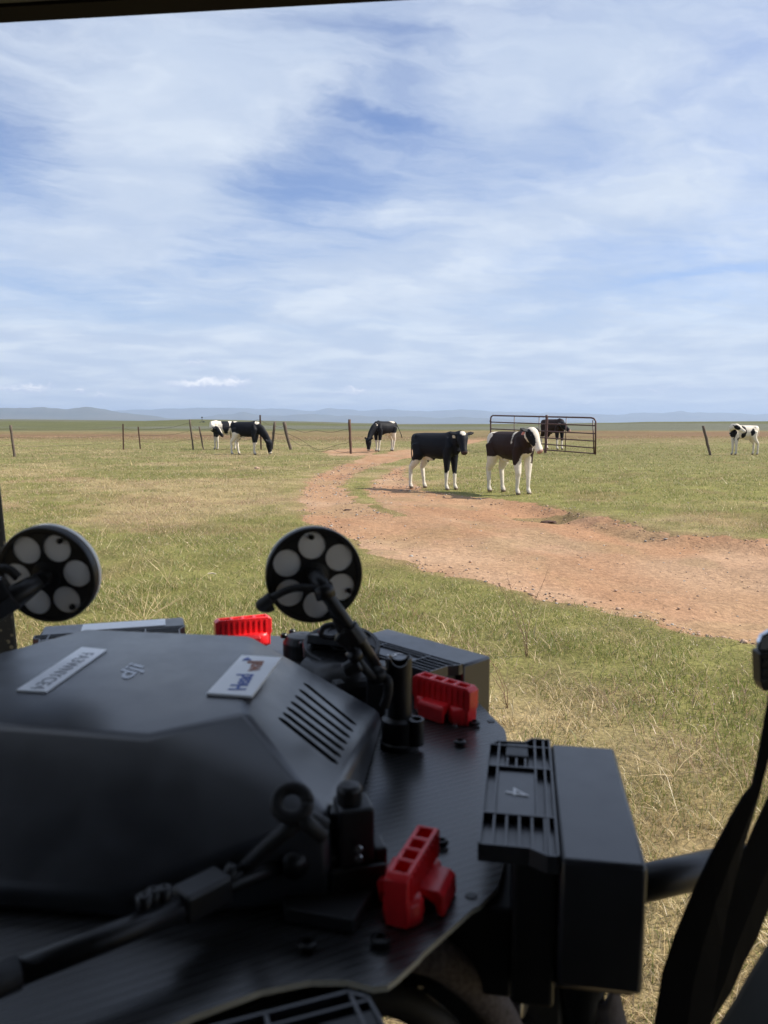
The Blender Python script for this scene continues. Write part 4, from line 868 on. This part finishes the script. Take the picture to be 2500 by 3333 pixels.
# battery mounts and the tall block under number 4
for bt, dz_ in ((b4, .078), (b5, .07), (b6, .06), (b3, .06)):
    mb_ = MB(); mb_.box((-.021, -.0565, -dz_), (-.0015, .060, -.0088)); mb_.box((-.002, -.0585, -(.066 if bt is b4 else dz_ * .95)), (.0335, .060, -.0622))
    if bt is b4: mb_.box((-.078, -.044, -.085), (-.0205, .055, -.0395))
    mb_.obj('mount', M['plastic'], bt, local=True, bevel=.002)

# red arm locks
def arm_lock(pos, rot):
    prof = [(-.026, 0), (-.026, .010), (-.0275, .013), (-.0275, .026), (-.024, .0285), (.024, .0285), (.0275, .026), (.0275, .013), (.026, .010), (.026, 0), (.012, 0), (.010, .005), (.006, .0085), (.0, .0100), (-.006, .0085), (-.010, .005), (-.012, 0)]
    b = MB(); b.loft([[(x_, y, z) for y, z in prof] for x_ in (-.0058, .0058)])
    o = b.obj('arm_lock', M['red'], drone, local=True); o.location = Vector(pos) - wloc(drone); o.rotation_euler = (0, 0, rot)
    c = MB()
    for y0, y1 in ((-.0225, -.0125), (-.0100, -.0015), (.0010, .0095), (.0125, .0225)): c.box((-.0036, y0, .018), (.0036, y1, .04))
    cu_ = c.obj('c', M['red']); cu_.location = pos; cu_.rotation_euler = (0, 0, rot); bpy.context.view_layer.update(); cut(o, cu_)
    bv_ = o.modifiers.new('b', 'BEVEL'); bv_.width = .0009; bv_.segments = 2; bv_.angle_limit = R(35); bv_.limit_method = 'ANGLE'; autosmooth(o)
    s_ = MB()
    for y0 in (-.0195, .0195):
        s_.lathe([(.0098, 0), (.0102, .004), (.0098, .010), (.0086, .0125), (.0001, .0125)], 18, Matrix.Translation((0, y0 * .82, 0)) @ Matrix.Diagonal((1, 1.0, 1, 1)))
    s_.obj('foot', M['red'], o, local=True, smooth=True)
    wg = MB(); arch = [(-.0155, .0), (-.0165, .011), (-.0150, .0135), (.0150, .0135), (.0185, .011), (.0190, .0), (.0155, .0), (.0140, .006), (.008, .0095), (0, .0105), (-.007, .0095), (-.0125, .006), (-.0135, 0)]
    wg.loft([[(x_, y_, z_) for x_, z_ in arch] for y_ in (-.010, .0135)]); wg.obj('wing', M['red'], o, local=True, bevel=.0011)
    for k in range(-4, 5): 
        MB().box((.0057, k * .0054 - .0006, .0135), (.0066, k * .0054 + .0006, .026)).obj('grip_ridge', M['red'], o, local=True); MB().box((-.0066, k * .0054 - .0006, .0135), (-.0057, k * .0054 + .0006, .026)).obj('grip_ridge', M['red'], o, local=True)
    return o
al = arm_lock((.0140, .350, ZP + .0005), R(-21)); al.scale = (.94, .90, .88); arm_lock((.0465, .584, ZP + .0005), R(48)); arm_lock((-.138, .752, ZP + .007), R(-68)); arm_lock((-.36, .62, ZP), R(-125)); 
# arms leaving the hub
for a, l0, l1 in ((-38, .165, .44), (25, .20, .40), (88, .20, .42), (148, .2, .42), (208, .2, .42)):
    d = Vector((math.cos(R(a)), math.sin(R(a)), 0)); p0 = Vector((HC.x, HC.y, ZP - .028)) + d * l0
    if a == 25: continue
    if a == -38: continue
    MB().tube([p0, p0 + d * (l1 - l0)], .0125, 16).obj('arm', M['carbon'], drone, smooth=True)
# arm seen behind the battery on the right
tA, tB = PY(1960, 2905, .455), PY(2420, 2800, .50)
tb = MB().tube([tA, tB], .0112, 20).obj('arm', M['plastic'], drone, smooth=True); tb['label'] = 'black tube arm reaching right behind the seat belt'
# short open tube standing on the plate
def zt(p, z): return Vector((p.x, p.y, z))
cp = Vector((.0107, .528, ZP))
o = MB().lathe([(.0135, 0), (.0135, .004), (.0122, .005), (.0122, .020), (.0095, .021), (.0086, .022), (.0086, .064), (.0074, .064), (.0070, .030), (.0001, .030)], 28, Matrix.Translation(cp), caps=False).obj('open_tube_socket', M['plastic'], drone); autosmooth(o)
sc_ = MB().box((-.0011, -.02, 0), (.0011, -.004, .05), Matrix.Translation(cp + Vector((0, 0, .045))) @ Matrix.Rotation(R(40), 4, 'Z')).obj('c', M['plastic']); bpy.context.view_layer.update()
cbx = MB().tube([cp + Vector((0, -.03, .0655)), cp + Vector((0, .03, .0655))], .0062, 20).obj('c', M['plastic']); bpy.data.objects.remove(sc_); cut(o, cbx); autosmooth(o)
lug = MB(); lug.lathe([(.006, 0), (.006, .018), (.0042, .018), (.004, .01), (.0001, .01)], 18, Matrix.Translation(cp + Vector((.011, -.006, .004))), caps=False); lg = lug.obj('lug', M['plastic'], drone); autosmooth(lg)
# dark cylindrical arm joint beyond the cover and a black cowling behind the vents
ja = PZ(985, 2100, .215); MB().lathe([(.019, -.02), (.019, .012), (.015, .018), (.004, .019), (.0001, .0185)], 28, Matrix.Translation((ja.x, ja.y, ZP + .002))).obj('arm_joint', M['plastic'], drone, smooth=False, bevel=.001)
for u, v in ((925, 2075), (952, 2062), (985, 2103)): screw(PZ(u, v, .208), r=.0035, h=.004)
pc = [PZ(990, 2120, .205), PZ(1130, 2055, .205), PZ(1290, 2130, .205), PZ(1215, 2215, .205), PZ(1090, 2225, .205)]
MB().prism([w(p) for p in pc], ZP + .0004, ZP + .021).obj('arm_clamp', M['plastic'], drone, bevel=.006)
p0, p1 = PZ(1010, 2145, .2), PZ(1180, 2190, .2); MB().tube([zt(p0, ZP + .012), zt(p1, ZP + .012)], .0165, 24).obj('arm_sleeve', M['plastic'], drone, smooth=True)
pl_ = [PZ(1085, 2225, .214), PZ(1215, 2190, .214), PZ(1240, 2290, .214), PZ(1195, 2360, .214), PZ(1100, 2300, .214)]

# raised antenna discs
def antenna(cpos, n, Rr, mast=None, screws=(0, 2, 4), spin=0.0, label=None, black=False):
    T_ = frame_z(cpos, n) @ Matrix.Rotation(spin, 4, 'Z')
    d = MB().lathe([(.0001, -.006), (Rr * .93, -.006), (Rr, -.004), (Rr, .0), (Rr * .985, .0012), (Rr * .90, .0012), (Rr * .88, .0002), (.0001, .0002)], 72, T_, caps=False).obj('antenna_disc', M['plastic'], drone)
    d.data.materials.append(M['plastic'])
    if label: d['label'] = label
    hc = MB()
    for k in range(6):
        a = R(60 * k + 90); hc.lathe([(Rr * .285, -.0055 + .0025), (Rr * .285, .02)], 40, T_ @ Matrix.Translation((Rr * .62 * math.cos(a), Rr * .62 * math.sin(a), 0)))
    cut(d, hc.obj('c', M['dark'])); autosmooth(d)
    cap = MB().lathe([(.0001, -.0150), (Rr * .55, -.0145), (Rr * .9, -.0125), (Rr * .985, -.0100), (Rr * .995, -.0062), (Rr * .90, -.0062), (.0001, -.0062)], 72, T_, caps=False).obj('radome', M['plastic' if black else 'white'], d); autosmooth(cap)
    for k in range(6):
        a = R(60 * k + 90); p = T_ @ Matrix.Translation((Rr * .62 * math.cos(a), Rr * .62 * math.sin(a), -.0012))
        MB().lathe([(Rr * .278, 0), (Rr * .278, .0004), (.0001, .0005)], 32, p).obj('white_pad', M['plastic' if black else 'white'], d)
        if k in screws:
            q = T_ @ Matrix.Translation((Rr * .80 * math.cos(a), Rr * .80 * math.sin(a), -.0006)); MB().lathe([(.0019, 0), (.0019, .0015), (.0008, .0018), (.0001, .0010)], 12, q, caps=False).obj('screw', M['dark'], d)
    MB().lathe([(Rr * .30, .0003), (Rr * .29, .0012), (Rr * .16, .0020), (Rr * .135, .007), (.0001, .0085)], 24, T_, caps=False).obj('hub_boss', M['plastic'], d, smooth=False)
    return d, T_
A2 = PY(1024, 1873, .515); d2, T2 = antenna(A2, (.22, -.97, -.02), .0325, spin=R(4), screws=(0, 4), label='raised antenna disc right of the middle, facing the camera')
base2 = Vector((-.0035, .592, ZP)); e2 = PY(1243, 2205, .535)
h2 = T2 @ Vector((0, 0, .009))
m2 = MB(); 
stem = [h2 + Vector((-.001, 0, .003)), h2 + Vector((.004, -.004, -.004)), PY(1062, 1935, .500), PY(1180, 2100, .512), e2]
m2.tube(stem[:4] + [e2], [.0052, .0052, .0044, .0043, .0046], 14); m2.obj('antenna_mast', M['plastic'], drone, smooth=True)
MB().tube([PY(1048, 1905, .500), PY(1062, 1945, .500)], .0066, 14).obj('mast_collar', M['plastic'], drone, smooth=True)
k0, k1 = PY(1132, 2040, .508), PY(1168, 2090, .51); cl = MB().tube([k0, k1], .0070, 10).obj('mast_clamp', M['plastic'], drone, bevel=.0008)
MB().box((-.006, -.005, -.007), (.006, .005, .007), Matrix.Translation(PY(1130, 2070, .508)) @ Matrix.Rotation(R(35), 4, 'Y')).obj('mast_clamp', M['plastic'], drone, bevel=.002)
nub = MB().tube([PY(1148, 2118, .506), PY(1165, 2150, .506)], [.0055, .0045], 14).obj('thumb_screw', M['plastic'], drone, smooth=True)
MB().lathe([(.004, -.009), (.0055, -.008), (.0055, .002), (.004, .003)], 12, Matrix.Translation(PY(1160, 2165, .507)) @ Matrix.Rotation(R(60), 4, 'Y')).obj('thumb_screw', M['plastic'], drone, bevel=.0008)
def cable(us_, r=.0022): MB().tube(us_, r, 10).obj('cable', M['rubber'], drone, smooth=True)
def cr_spline(P, n=8):
    out_ = []
    P = [P[0]] + P + [P[-1]]
    for i in range(1, len(P) - 2):
        for k in range(n):
            t = k / n; a, b, c, d = P[i - 1], P[i], P[i + 1], P[i + 2]
            out_.append(.5 * ((2 * b) + (c - a) * t + (2 * a - 5 * b + 4 * c - d) * t * t + (3 * b - a - 3 * c + d) * t ** 3))
    return out_ + [P[-2]]
cable(cr_spline([PY(1060, 1925, .503), PY(1018, 1915, .499), PY(955, 1915, .498), PY(905, 1935, .499), PY(868, 1960, .503)]), .0026)
MB().tube(cr_spline([PY(885, 1945, .500), PY(862, 1962, .501), PY(852, 1970, .502), PY(870, 1974, .503), PY(888, 1968, .504)]), .0042, 12).obj('cable_end', M['rubber'], drone, smooth=True)
cable(cr_spline([PY(1060, 1930, .505), PY(1085, 1990, .505), PY(1110, 2050, .507), PY(1140, 2110, .508), PY(1190, 2180, .510), PY(1228, 2215, .515)]), .0030)
br = MB(); br.box((-.009, -.010, 0), (.006, .008, .040), Matrix.Translation(base2 + Vector((-.001, .0, 0)))); br.obj('mast_bracket', M['plastic'], drone, bevel=.002)
MB().tube([PY(1222, 2196, .512), PY(1240, 2200, .53)], .0062, 14).obj('mast_joint', M['plastic'], drone, smooth=True)
cable(cr_spline([PY(1240, 2200, .52), PY(1262, 2215, .515), PY(1262, 2260, .515), PY(1250, 2300, .515)]), .0034)
A1 = PY(152, 1873, .500); d1, T1 = antenna(A1, (-.06, -.90, -.13), .0325, spin=R(-26), screws=(0, 4), label='raised antenna disc at the left edge with its white rim showing')
h1_ = T1 @ Vector((0, 0, .008))
MB().tube([h1_, PY(60, 1935, .485), PY(-40, 1990, .480), PY(-200, 2120, .48), Vector((-.32, .50, ZP))], [.0052, .0075, .0095, .009, .008], 12).obj('antenna_mast', M['plastic'], drone, smooth=True)
MB().tube([PY(40, 1925, .484), PY(-60, 1985, .478)], .0125, 6).obj('mast_clamp', M['plastic'], drone, bevel=.001)
cable(cr_spline([PY(60, 1880, .487), PY(20, 1852, .485), PY(-60, 1860, .484)]), .003)
A3 = PY(1112, 2098, .665); d3, T3 = antenna(A3, (.05, -.25, .95), .0335, black=True, screws=(), label='black antenna disc folded flat behind the raised one')
MB().box((-.022, -.012, 0), (.022, .012, .008), Matrix.Translation(T3 @ Vector((-.006, -.004, .002))) @ Matrix.Rotation(R(-20), 4, 'Z') @ Matrix.Rotation(R(-12), 4, 'X')).obj('mast_bracket', M['plastic'], drone, bevel=.001)
tp_ = PY(1078, 2052, .64); MB().tube(cr_spline([tp_ + Vector((.010, 0, .000)), tp_ + Vector((.004, 0, .005)), tp_ + Vector((-.006, 0, .003)), tp_ + Vector((-.008, 0, -.004)), tp_ + Vector((.002, 0, -.006)), tp_ + Vector((.010, 0, -.001))], 5), .0024, 8).obj('cable_clip', M['plastic'], drone, smooth=True)
# folded mast lying along the near side
zl = .205
q0_, q1_, q2_, q3_, q4_ = PZ(-140, 3250, zl), PZ(60, 3165, zl), PZ(590, 2960, zl), PZ(770, 2868, zl), PZ(960, 2800, zl)
MB().tube([q0_, q1_], .0062, 14).obj('folded_mast', M['rubber'], drone, smooth=True)
MB().tube([q1_, q2_], .0052, 18).obj('folded_mast', M['plastic'], drone, smooth=True)
MB().tube([q2_, q3_, q4_], .0042, 16).obj('folded_mast', M['plastic'], drone, smooth=True)
dd = (q3_ - q2_).normalized(); kk = PZ(660, 2915, zl); yv = Vector((0, 0, 1)).cross(dd).normalized(); Tm = Matrix((dd, yv, dd.cross(yv))).transposed().to_4x4(); Tm.translation = kk
MB().box((-.0118, -.0065, -.0062), (.0118, .0075, .0068), Tm).obj('mast_clamp', M['plastic'], drone, bevel=.0018)
for u, v in ((500, 2912), (470, 2930), (535, 2905)): MB().lathe([(.0032, -.003), (.0036, .002), (.0015, .003), (.0001, .001)], 14, Matrix.Translation(PZ(u, v, zl - .008)), caps=False).obj('mast_knob', M['plastic'], drone, smooth=True)
MB().tube([PZ(735, 2838, zl - .004), PZ(770, 2850, zl - .003)], .0045, 12).obj('mast_knob', M['plastic'], drone, smooth=True)
MB().tube([PZ(945, 2775, zl - .004), PZ(965, 2830, zl - .002)], .0058, 16).obj('mast_joint', M['plastic'], drone, smooth=True)
MB().tube([PZ(955, 2805, zl - .002), PZ(1100, 2762, zl - .002)], .0048, 12).obj('hinge_pin', M['plastic'], drone, smooth=True)
MB().tube([PZ(990, 2838, zl + .006), PZ(1120, 2790, zl + .004)], .0032, 12).obj('hinge_pin', M['plastic'], drone, smooth=True)
cable(cr_spline([PZ(790, 2835, zl), PZ(850, 2775, zl - .014), PZ(930, 2705, zl - .027), PZ(1000, 2668, zl - .030), PZ(1060, 2690, zl - .026)]), .0036)
rc = PZ(950, 2612, .166); tor = [rc + Vector((math.cos(t) * .0070, math.sin(t) * .0035, math.sin(t) * .0052)) for t in [k * 2 * math.pi / 20 for k in range(21)]]
MB().tube(tor, .0030, 10).obj('cable_loop', M['rubber'], drone, smooth=True)
cable(cr_spline([rc + Vector((.004, 0, -.006)), PZ(1000, 2680, .174), PZ(1050, 2720, .182)]), .0035)
tw = PZ(1152, 2895, .225); tw.z = ZP
bt_ = MB(); bt_.box((-.0085, -.009, 0), (.0085, .009, .045)); bt_.box((-.0135, -.012, 0), (.0135, .011, .018)); bt_.box((-.030, -.006, 0), (-.0085, .008, .022)); bt_.box((.008, -.008, 0), (.0150, .006, .024))
hb_ = bt_.obj('mast_tower', M['plastic'], drone, local=True, bevel=.0016); hb_.location = tw - wloc(drone); hb_.rotation_euler = (0, 0, R(14))
MB().lathe([(.0062, 0), (.0062, .007), (.0050, .009), (.0001, .0095)], 20, Matrix.Translation(tw + Vector((-.002, 0, .0445)))).obj('tower_knob', M['plastic'], drone, bevel=.0008)
MB().box((-.0108, -.006, .034), (-.006, .004, .042), Matrix.Translation(tw)).obj('tower_ear', M['plastic'], drone, bevel=.001)
for dz_ in (.0, .0045): MB().lathe([(.0001, .0008), (.0017, .0008), (.0019, 0)], 12, Matrix.Translation(tw + Vector((.0028, -.0128, .0235 + dz_))) @ Matrix.Rotation(R(90), 4, 'X')).obj('screw', M['steel'], drone)
MB().prism([w(PZ(930, 2990, .223)), w(PZ(1150, 3030, .223)), w(PZ(1232, 2900, .223)), w(PZ(1230, 2790, .223)), w(PZ(1080, 2720, .223)), w(PZ(900, 2850, .223))], ZP + .0002, ZP + .007).obj('tower_base', M['rubber'], drone, bevel=.001)
# below the plate: hoses, landing strut, feet
hs = cr_spline([PZ(1330, 3090, .250), PZ(1430, 3120, .255), PZ(1540, 3200, .275), PZ(1620, 3300, .300), PZ(1680, 3420, .33)])
MB().tube(hs, .0092, 20).obj('braided_hose', M['hose'], drone, smooth=True)
hs2 = cr_spline([PZ(1180, 3240, .27), PZ(1300, 3255, .275), PZ(1420, 3330, .29), PZ(1500, 3420, .31)]); MB().tube(hs2, .0080, 18).obj('braided_hose', M['rubber'], drone, smooth=True)
MB().tube([PY(1895, 3150, .40), PY(1890, 3500, .42)], .0125, 18).obj('landing_leg', M['plastic'], drone, smooth=True)
cg_ = MB(); a_, b__ = PZ(1640, 3235, .31), PZ(1712, 3262, .31); prof = []
for k in range(19): prof += [(.0082 if k % 2 else .0070, k * (b__ - a_).length / 18)]
cg_.lathe(prof, 20, frame_z(a_, b__ - a_)); cg_.obj('corrugated_conduit', M['steel'], drone, smooth=True)
for px_, py_, rr_ in ((1655, 3290, .007), (1690, 3345, .008)): MB().tube([PZ(px_ - 30, py_ - 10, .33), PZ(px_ + 25, py_ + 20, .335)], rr_, 14).obj('conduit_cap', M['plastic'], drone, smooth=True)
MB().box((.020, .40, .97), (.10, .425, 1.06)).obj('gear_beam', M['plastic'], drone, bevel=.004)
MB().tube([PY(1545, 3150, .42), PY(1530, 3500, .42)], .010, 14).obj('landing_leg', M['rubber'], drone, smooth=True)
MB().tube([Vector((HC.x - .1, HC.y - .05, ZP - .1)), Vector((HC.x - .12, HC.y - .06, .935))], .012, 14).obj('landing_leg', M['rubber'], drone, smooth=True)
MB().tube([Vector((HC.x + .06, HC.y - .1, ZP - .1)), Vector((HC.x + .08, HC.y - .14, .935))], .012, 14).obj('landing_leg', M['rubber'], drone, smooth=True)
MB().prism([(HC.x + .16 * math.cos(R(a)), HC.y - .01 + .13 * math.sin(R(a))) for a in range(0, 360, 30)], ZP - .185, ZP - .13).obj('lower_housing', M['rubber'], drone, bevel=.01)

# ------------------------------------------------------------------ the open vehicle around the camera
veh = empty('utility_vehicle', (0, -.6, 0), 'dark open sided utility vehicle around the camera, with mud spotted post and black belts', 'vehicle')
zr = EYE + .42
def atz(u, v, z): d = ray(u, v); t = (z - EYE) / d.z; return Vector((d.x * t, d.y * t, z))
r0, r1 = atz(0, 75, zr), atz(1330, 0, zr); dr = (r1 - r0) / (r1.x - r0.x)
xl, xr = -1.15, 1.45; yl, yr = (r0 + dr * (xl - r0.x)).y, (r0 + dr * (xr - r0.x)).y
MB().prism([(.363, (r0 + dr * (.363 - r0.x)).y - .028), (xr, yr - .028), (xr, -1.5), (.363, -1.5)], zr + .001, zr + .05).obj('roof', M['roof'], veh, bevel=.008)  # unseen panel, kept on this side to block the sun from the drone
MB().prism([(xl, yl - .028), (.36, (r0 + dr * (.36 - r0.x)).y - .028), (.36, (r0 + dr * (.36 - r0.x)).y - .14), (xl, yl - .14)], zr + .001, zr + .05).obj('roof_beam', M['roof'], veh, bevel=.008)
MB().prism([(xl, .44), (.36, .44), (.36, -1.5), (xl, -1.5)], zr + .001, zr + .05).obj('rear_roof', M['roof'], veh, bevel=.008)  # edge set back: an invented roof gap lets skylight onto the drone
MB().prism([(xl, yl - .143), (xl + .05, yl - .143), (xl + .05, .443), (xl, .443)], zr + .001, zr + .045).obj('roof_rail', M['roof'], veh, bevel=.008)
MB().loft([[(xl, yl - .030, zr), (xl, yl, zr), (xl, yl, zr + .022), (xl, yl - .027, zr + .022)], [(xr, yr - .030, zr), (xr, yr, zr), (xr, yr, zr + .022), (xr, yr - .027, zr + .022)]]).obj('roof_edge_trim', M['rooftrim'], veh)
# left post
pA, pB = PY(0, 1555, .88), PY(58, 2100, .88); dp = (pB - pA); 
pT = pA - dp * ((pA.z - zr) / -dp.z) if False else pA + dp * ((zr - pA.z) / dp.z); pG = pA + dp * ((.42 - pA.z) / dp.z)
MB().loft([[(q.x - .055, .88, q.z), (q.x, .88, q.z), (q.x - .035, .93, q.z), (q.x - .055, .93, q.z)] for q in (pT, pG)]).obj('door_post', M['mud'], veh, bevel=.004)
MB().prism([(-1.15, -1.5), (-1.10, -1.5), (-1.10, -.5), (-1.15, -.5)], .4, zr).obj('side_panel', M['frame'], veh)
MB().box((xl, -1.5, .40), (xr, -1.45, zr)).obj('rear_wall', M['frame'], veh)
MB().box((xl + .05, -1.44, .36), (xr - .05, .20, .42)).obj('floor', M['frame'], veh)
MB().box((-.95, -.85, .42), (1.15, -.30, .82)).obj('bench_seat', M['seat'], veh, bevel=.04); MB().box((-.95, -1.05, .80), (1.15, -.86, 1.35)).obj('seat_back', M['seat'], veh, bevel=.04)
MB().box((-.80, -.02, .86), (.10, .47, .935)).obj('load_shelf', M['frame'], veh, bevel=.006)
for x_ in (-.75, .02): MB().box((x_, .05, .42), (x_ + .05, .10, .86)).obj('shelf_leg', M['frame'], veh)
for x_, y_ in ((-.9, -1.1), (.95, -1.1)): MB().lathe([(.16, -.09), (.29, -.10), (.31, -.05), (.31, .05), (.29, .10), (.16, .09)], 28, Matrix.Translation((x_, y_, .31 + zg(x_, y_))) @ Matrix.Rotation(R(90), 4, 'Y')).obj('wheel', M['rubber'], veh)
MB().box((-.85, -1.35, .30), (.9, .15, .36)).obj('chassis', M['frame'], veh)
# seat belts hanging at the right
def ribbon(Lp, Rp, y0, y1, th=.0022, name='seat_belt'):
    n = len(Lp); b = MB(); rings = []
    for i in range(n):
        t = i / (n - 1); yy = y0 + (y1 - y0) * t; a, c = PY(*Lp[i], yy), PY(*Rp[i], yy + .012)
        nn = Vector((0, th, 0)); m_ = (a + c) / 2 + Vector((0, -.004, 0)); rings.append([a, m_, c, c + nn, m_ + nn, a + nn])
    b.loft(rings); return b.obj(name, M['strap'], veh)
sb1 = ribbon([(2552, 2150), (2512, 2240), (2499, 2310), (2469, 2476), (2451, 2560), (2421, 2596), (2382, 2663), (2322, 2777), (2261, 2904), (2201, 3048), (2159, 3175), (2130, 3360)],
             [(2590, 2150), (2556, 2300), (2530, 2400), (2500, 2482), (2478, 2566), (2460, 2632), (2424, 2753), (2400, 2840), (2370, 2960), (2350, 3080), (2330, 3200), (2310, 3360)], .40, .36)
sb2 = ribbon([(2560, 2500), (2500, 2608), (2460, 2693), (2424, 2777), (2392, 2860), (2350, 2990), (2320, 3120), (2300, 3240), (2290, 3360)],
             [(2640, 2740), (2570, 2850), (2530, 2905), (2500, 2964), (2466, 3054), (2424, 3133), (2382, 3229), (2322, 3319), (2300, 3370)], .43, .385)
bc = PY(2505, 2180, .40)
bk = MB().loft([[Vector((bc.x + a * .012, .40 + yy, bc.z + bz * .0105)) for a, bz in ((-.62, .95), (1, .95), (1, -1), (-.35, -1), (-.5, -.6))] for yy in (-.004, .006)]).obj('buckle', M['plastic'], veh, bevel=.0008)
for k in range(3): MB().box((bc.x - .0055, .3945, bc.z + .005 - k * .005), (bc.x - .001, .3962, bc.z + .0068 - k * .005)).obj('buckle_rib', M['frame'], veh)
tc_ = PY(2500, 2088, .402); MB().loft([[Vector((tc_.x + a * .0078, .402 + yy, tc_.z + bz * .0065)) for a, bz in ((-.75, -1), (-.75, 0), (-.55, .6), (0, 1), (1.5, 1), (1.5, -1))] for yy in (-.002, .002)]).obj('latch_plate', M['chrome'], veh, bevel=.0012)
# seat corner low at the right
sq = [PY(2560, 2930, .30), PY(2500, 3020, .30), PY(2424, 3143, .30), PY(2370, 3238, .30), PY(2318, 3318, .30), PY(2290, 3420, .30), PY(2700, 3420, .30), PY(2700, 2930, .30)]
MB().loft([[Vector((p.x + k_, y_, p.z - k_ * .3)) for p in sq] for y_, k_ in ((.30, 0), (.27, -.002 + .004), (-.28, .06))]).obj('seat_bolster', M['seat'], veh, bevel=.006)
# loose grey cloth hanging under the battery
fb = MB(); rings = []
for k in range(9):
    t = k / 8; a, c = PY(1905 + 20 * t, 3330 - 40 * t if False else 3270 + 110 * t, .40), PY(2010 + 45 * t, 3195 + 190 * t, .40)
    rings.append([a + Vector((0, 0, 0)), (a + c) / 2 + Vector((0, -.01, 0)), c, c + Vector((0, .004, 0)), (a + c) / 2 + Vector((0, -.006, 0)), a + Vector((0, .004, 0))])
cl_ = fb.loft(rings).obj('cloth', M['fabric'], None, loc=tuple(PY(1960, 3300, .40)), smooth=True); tag(cl_, 'grey fabric hanging below the battery marked 4 at the bottom edge', 'cloth')
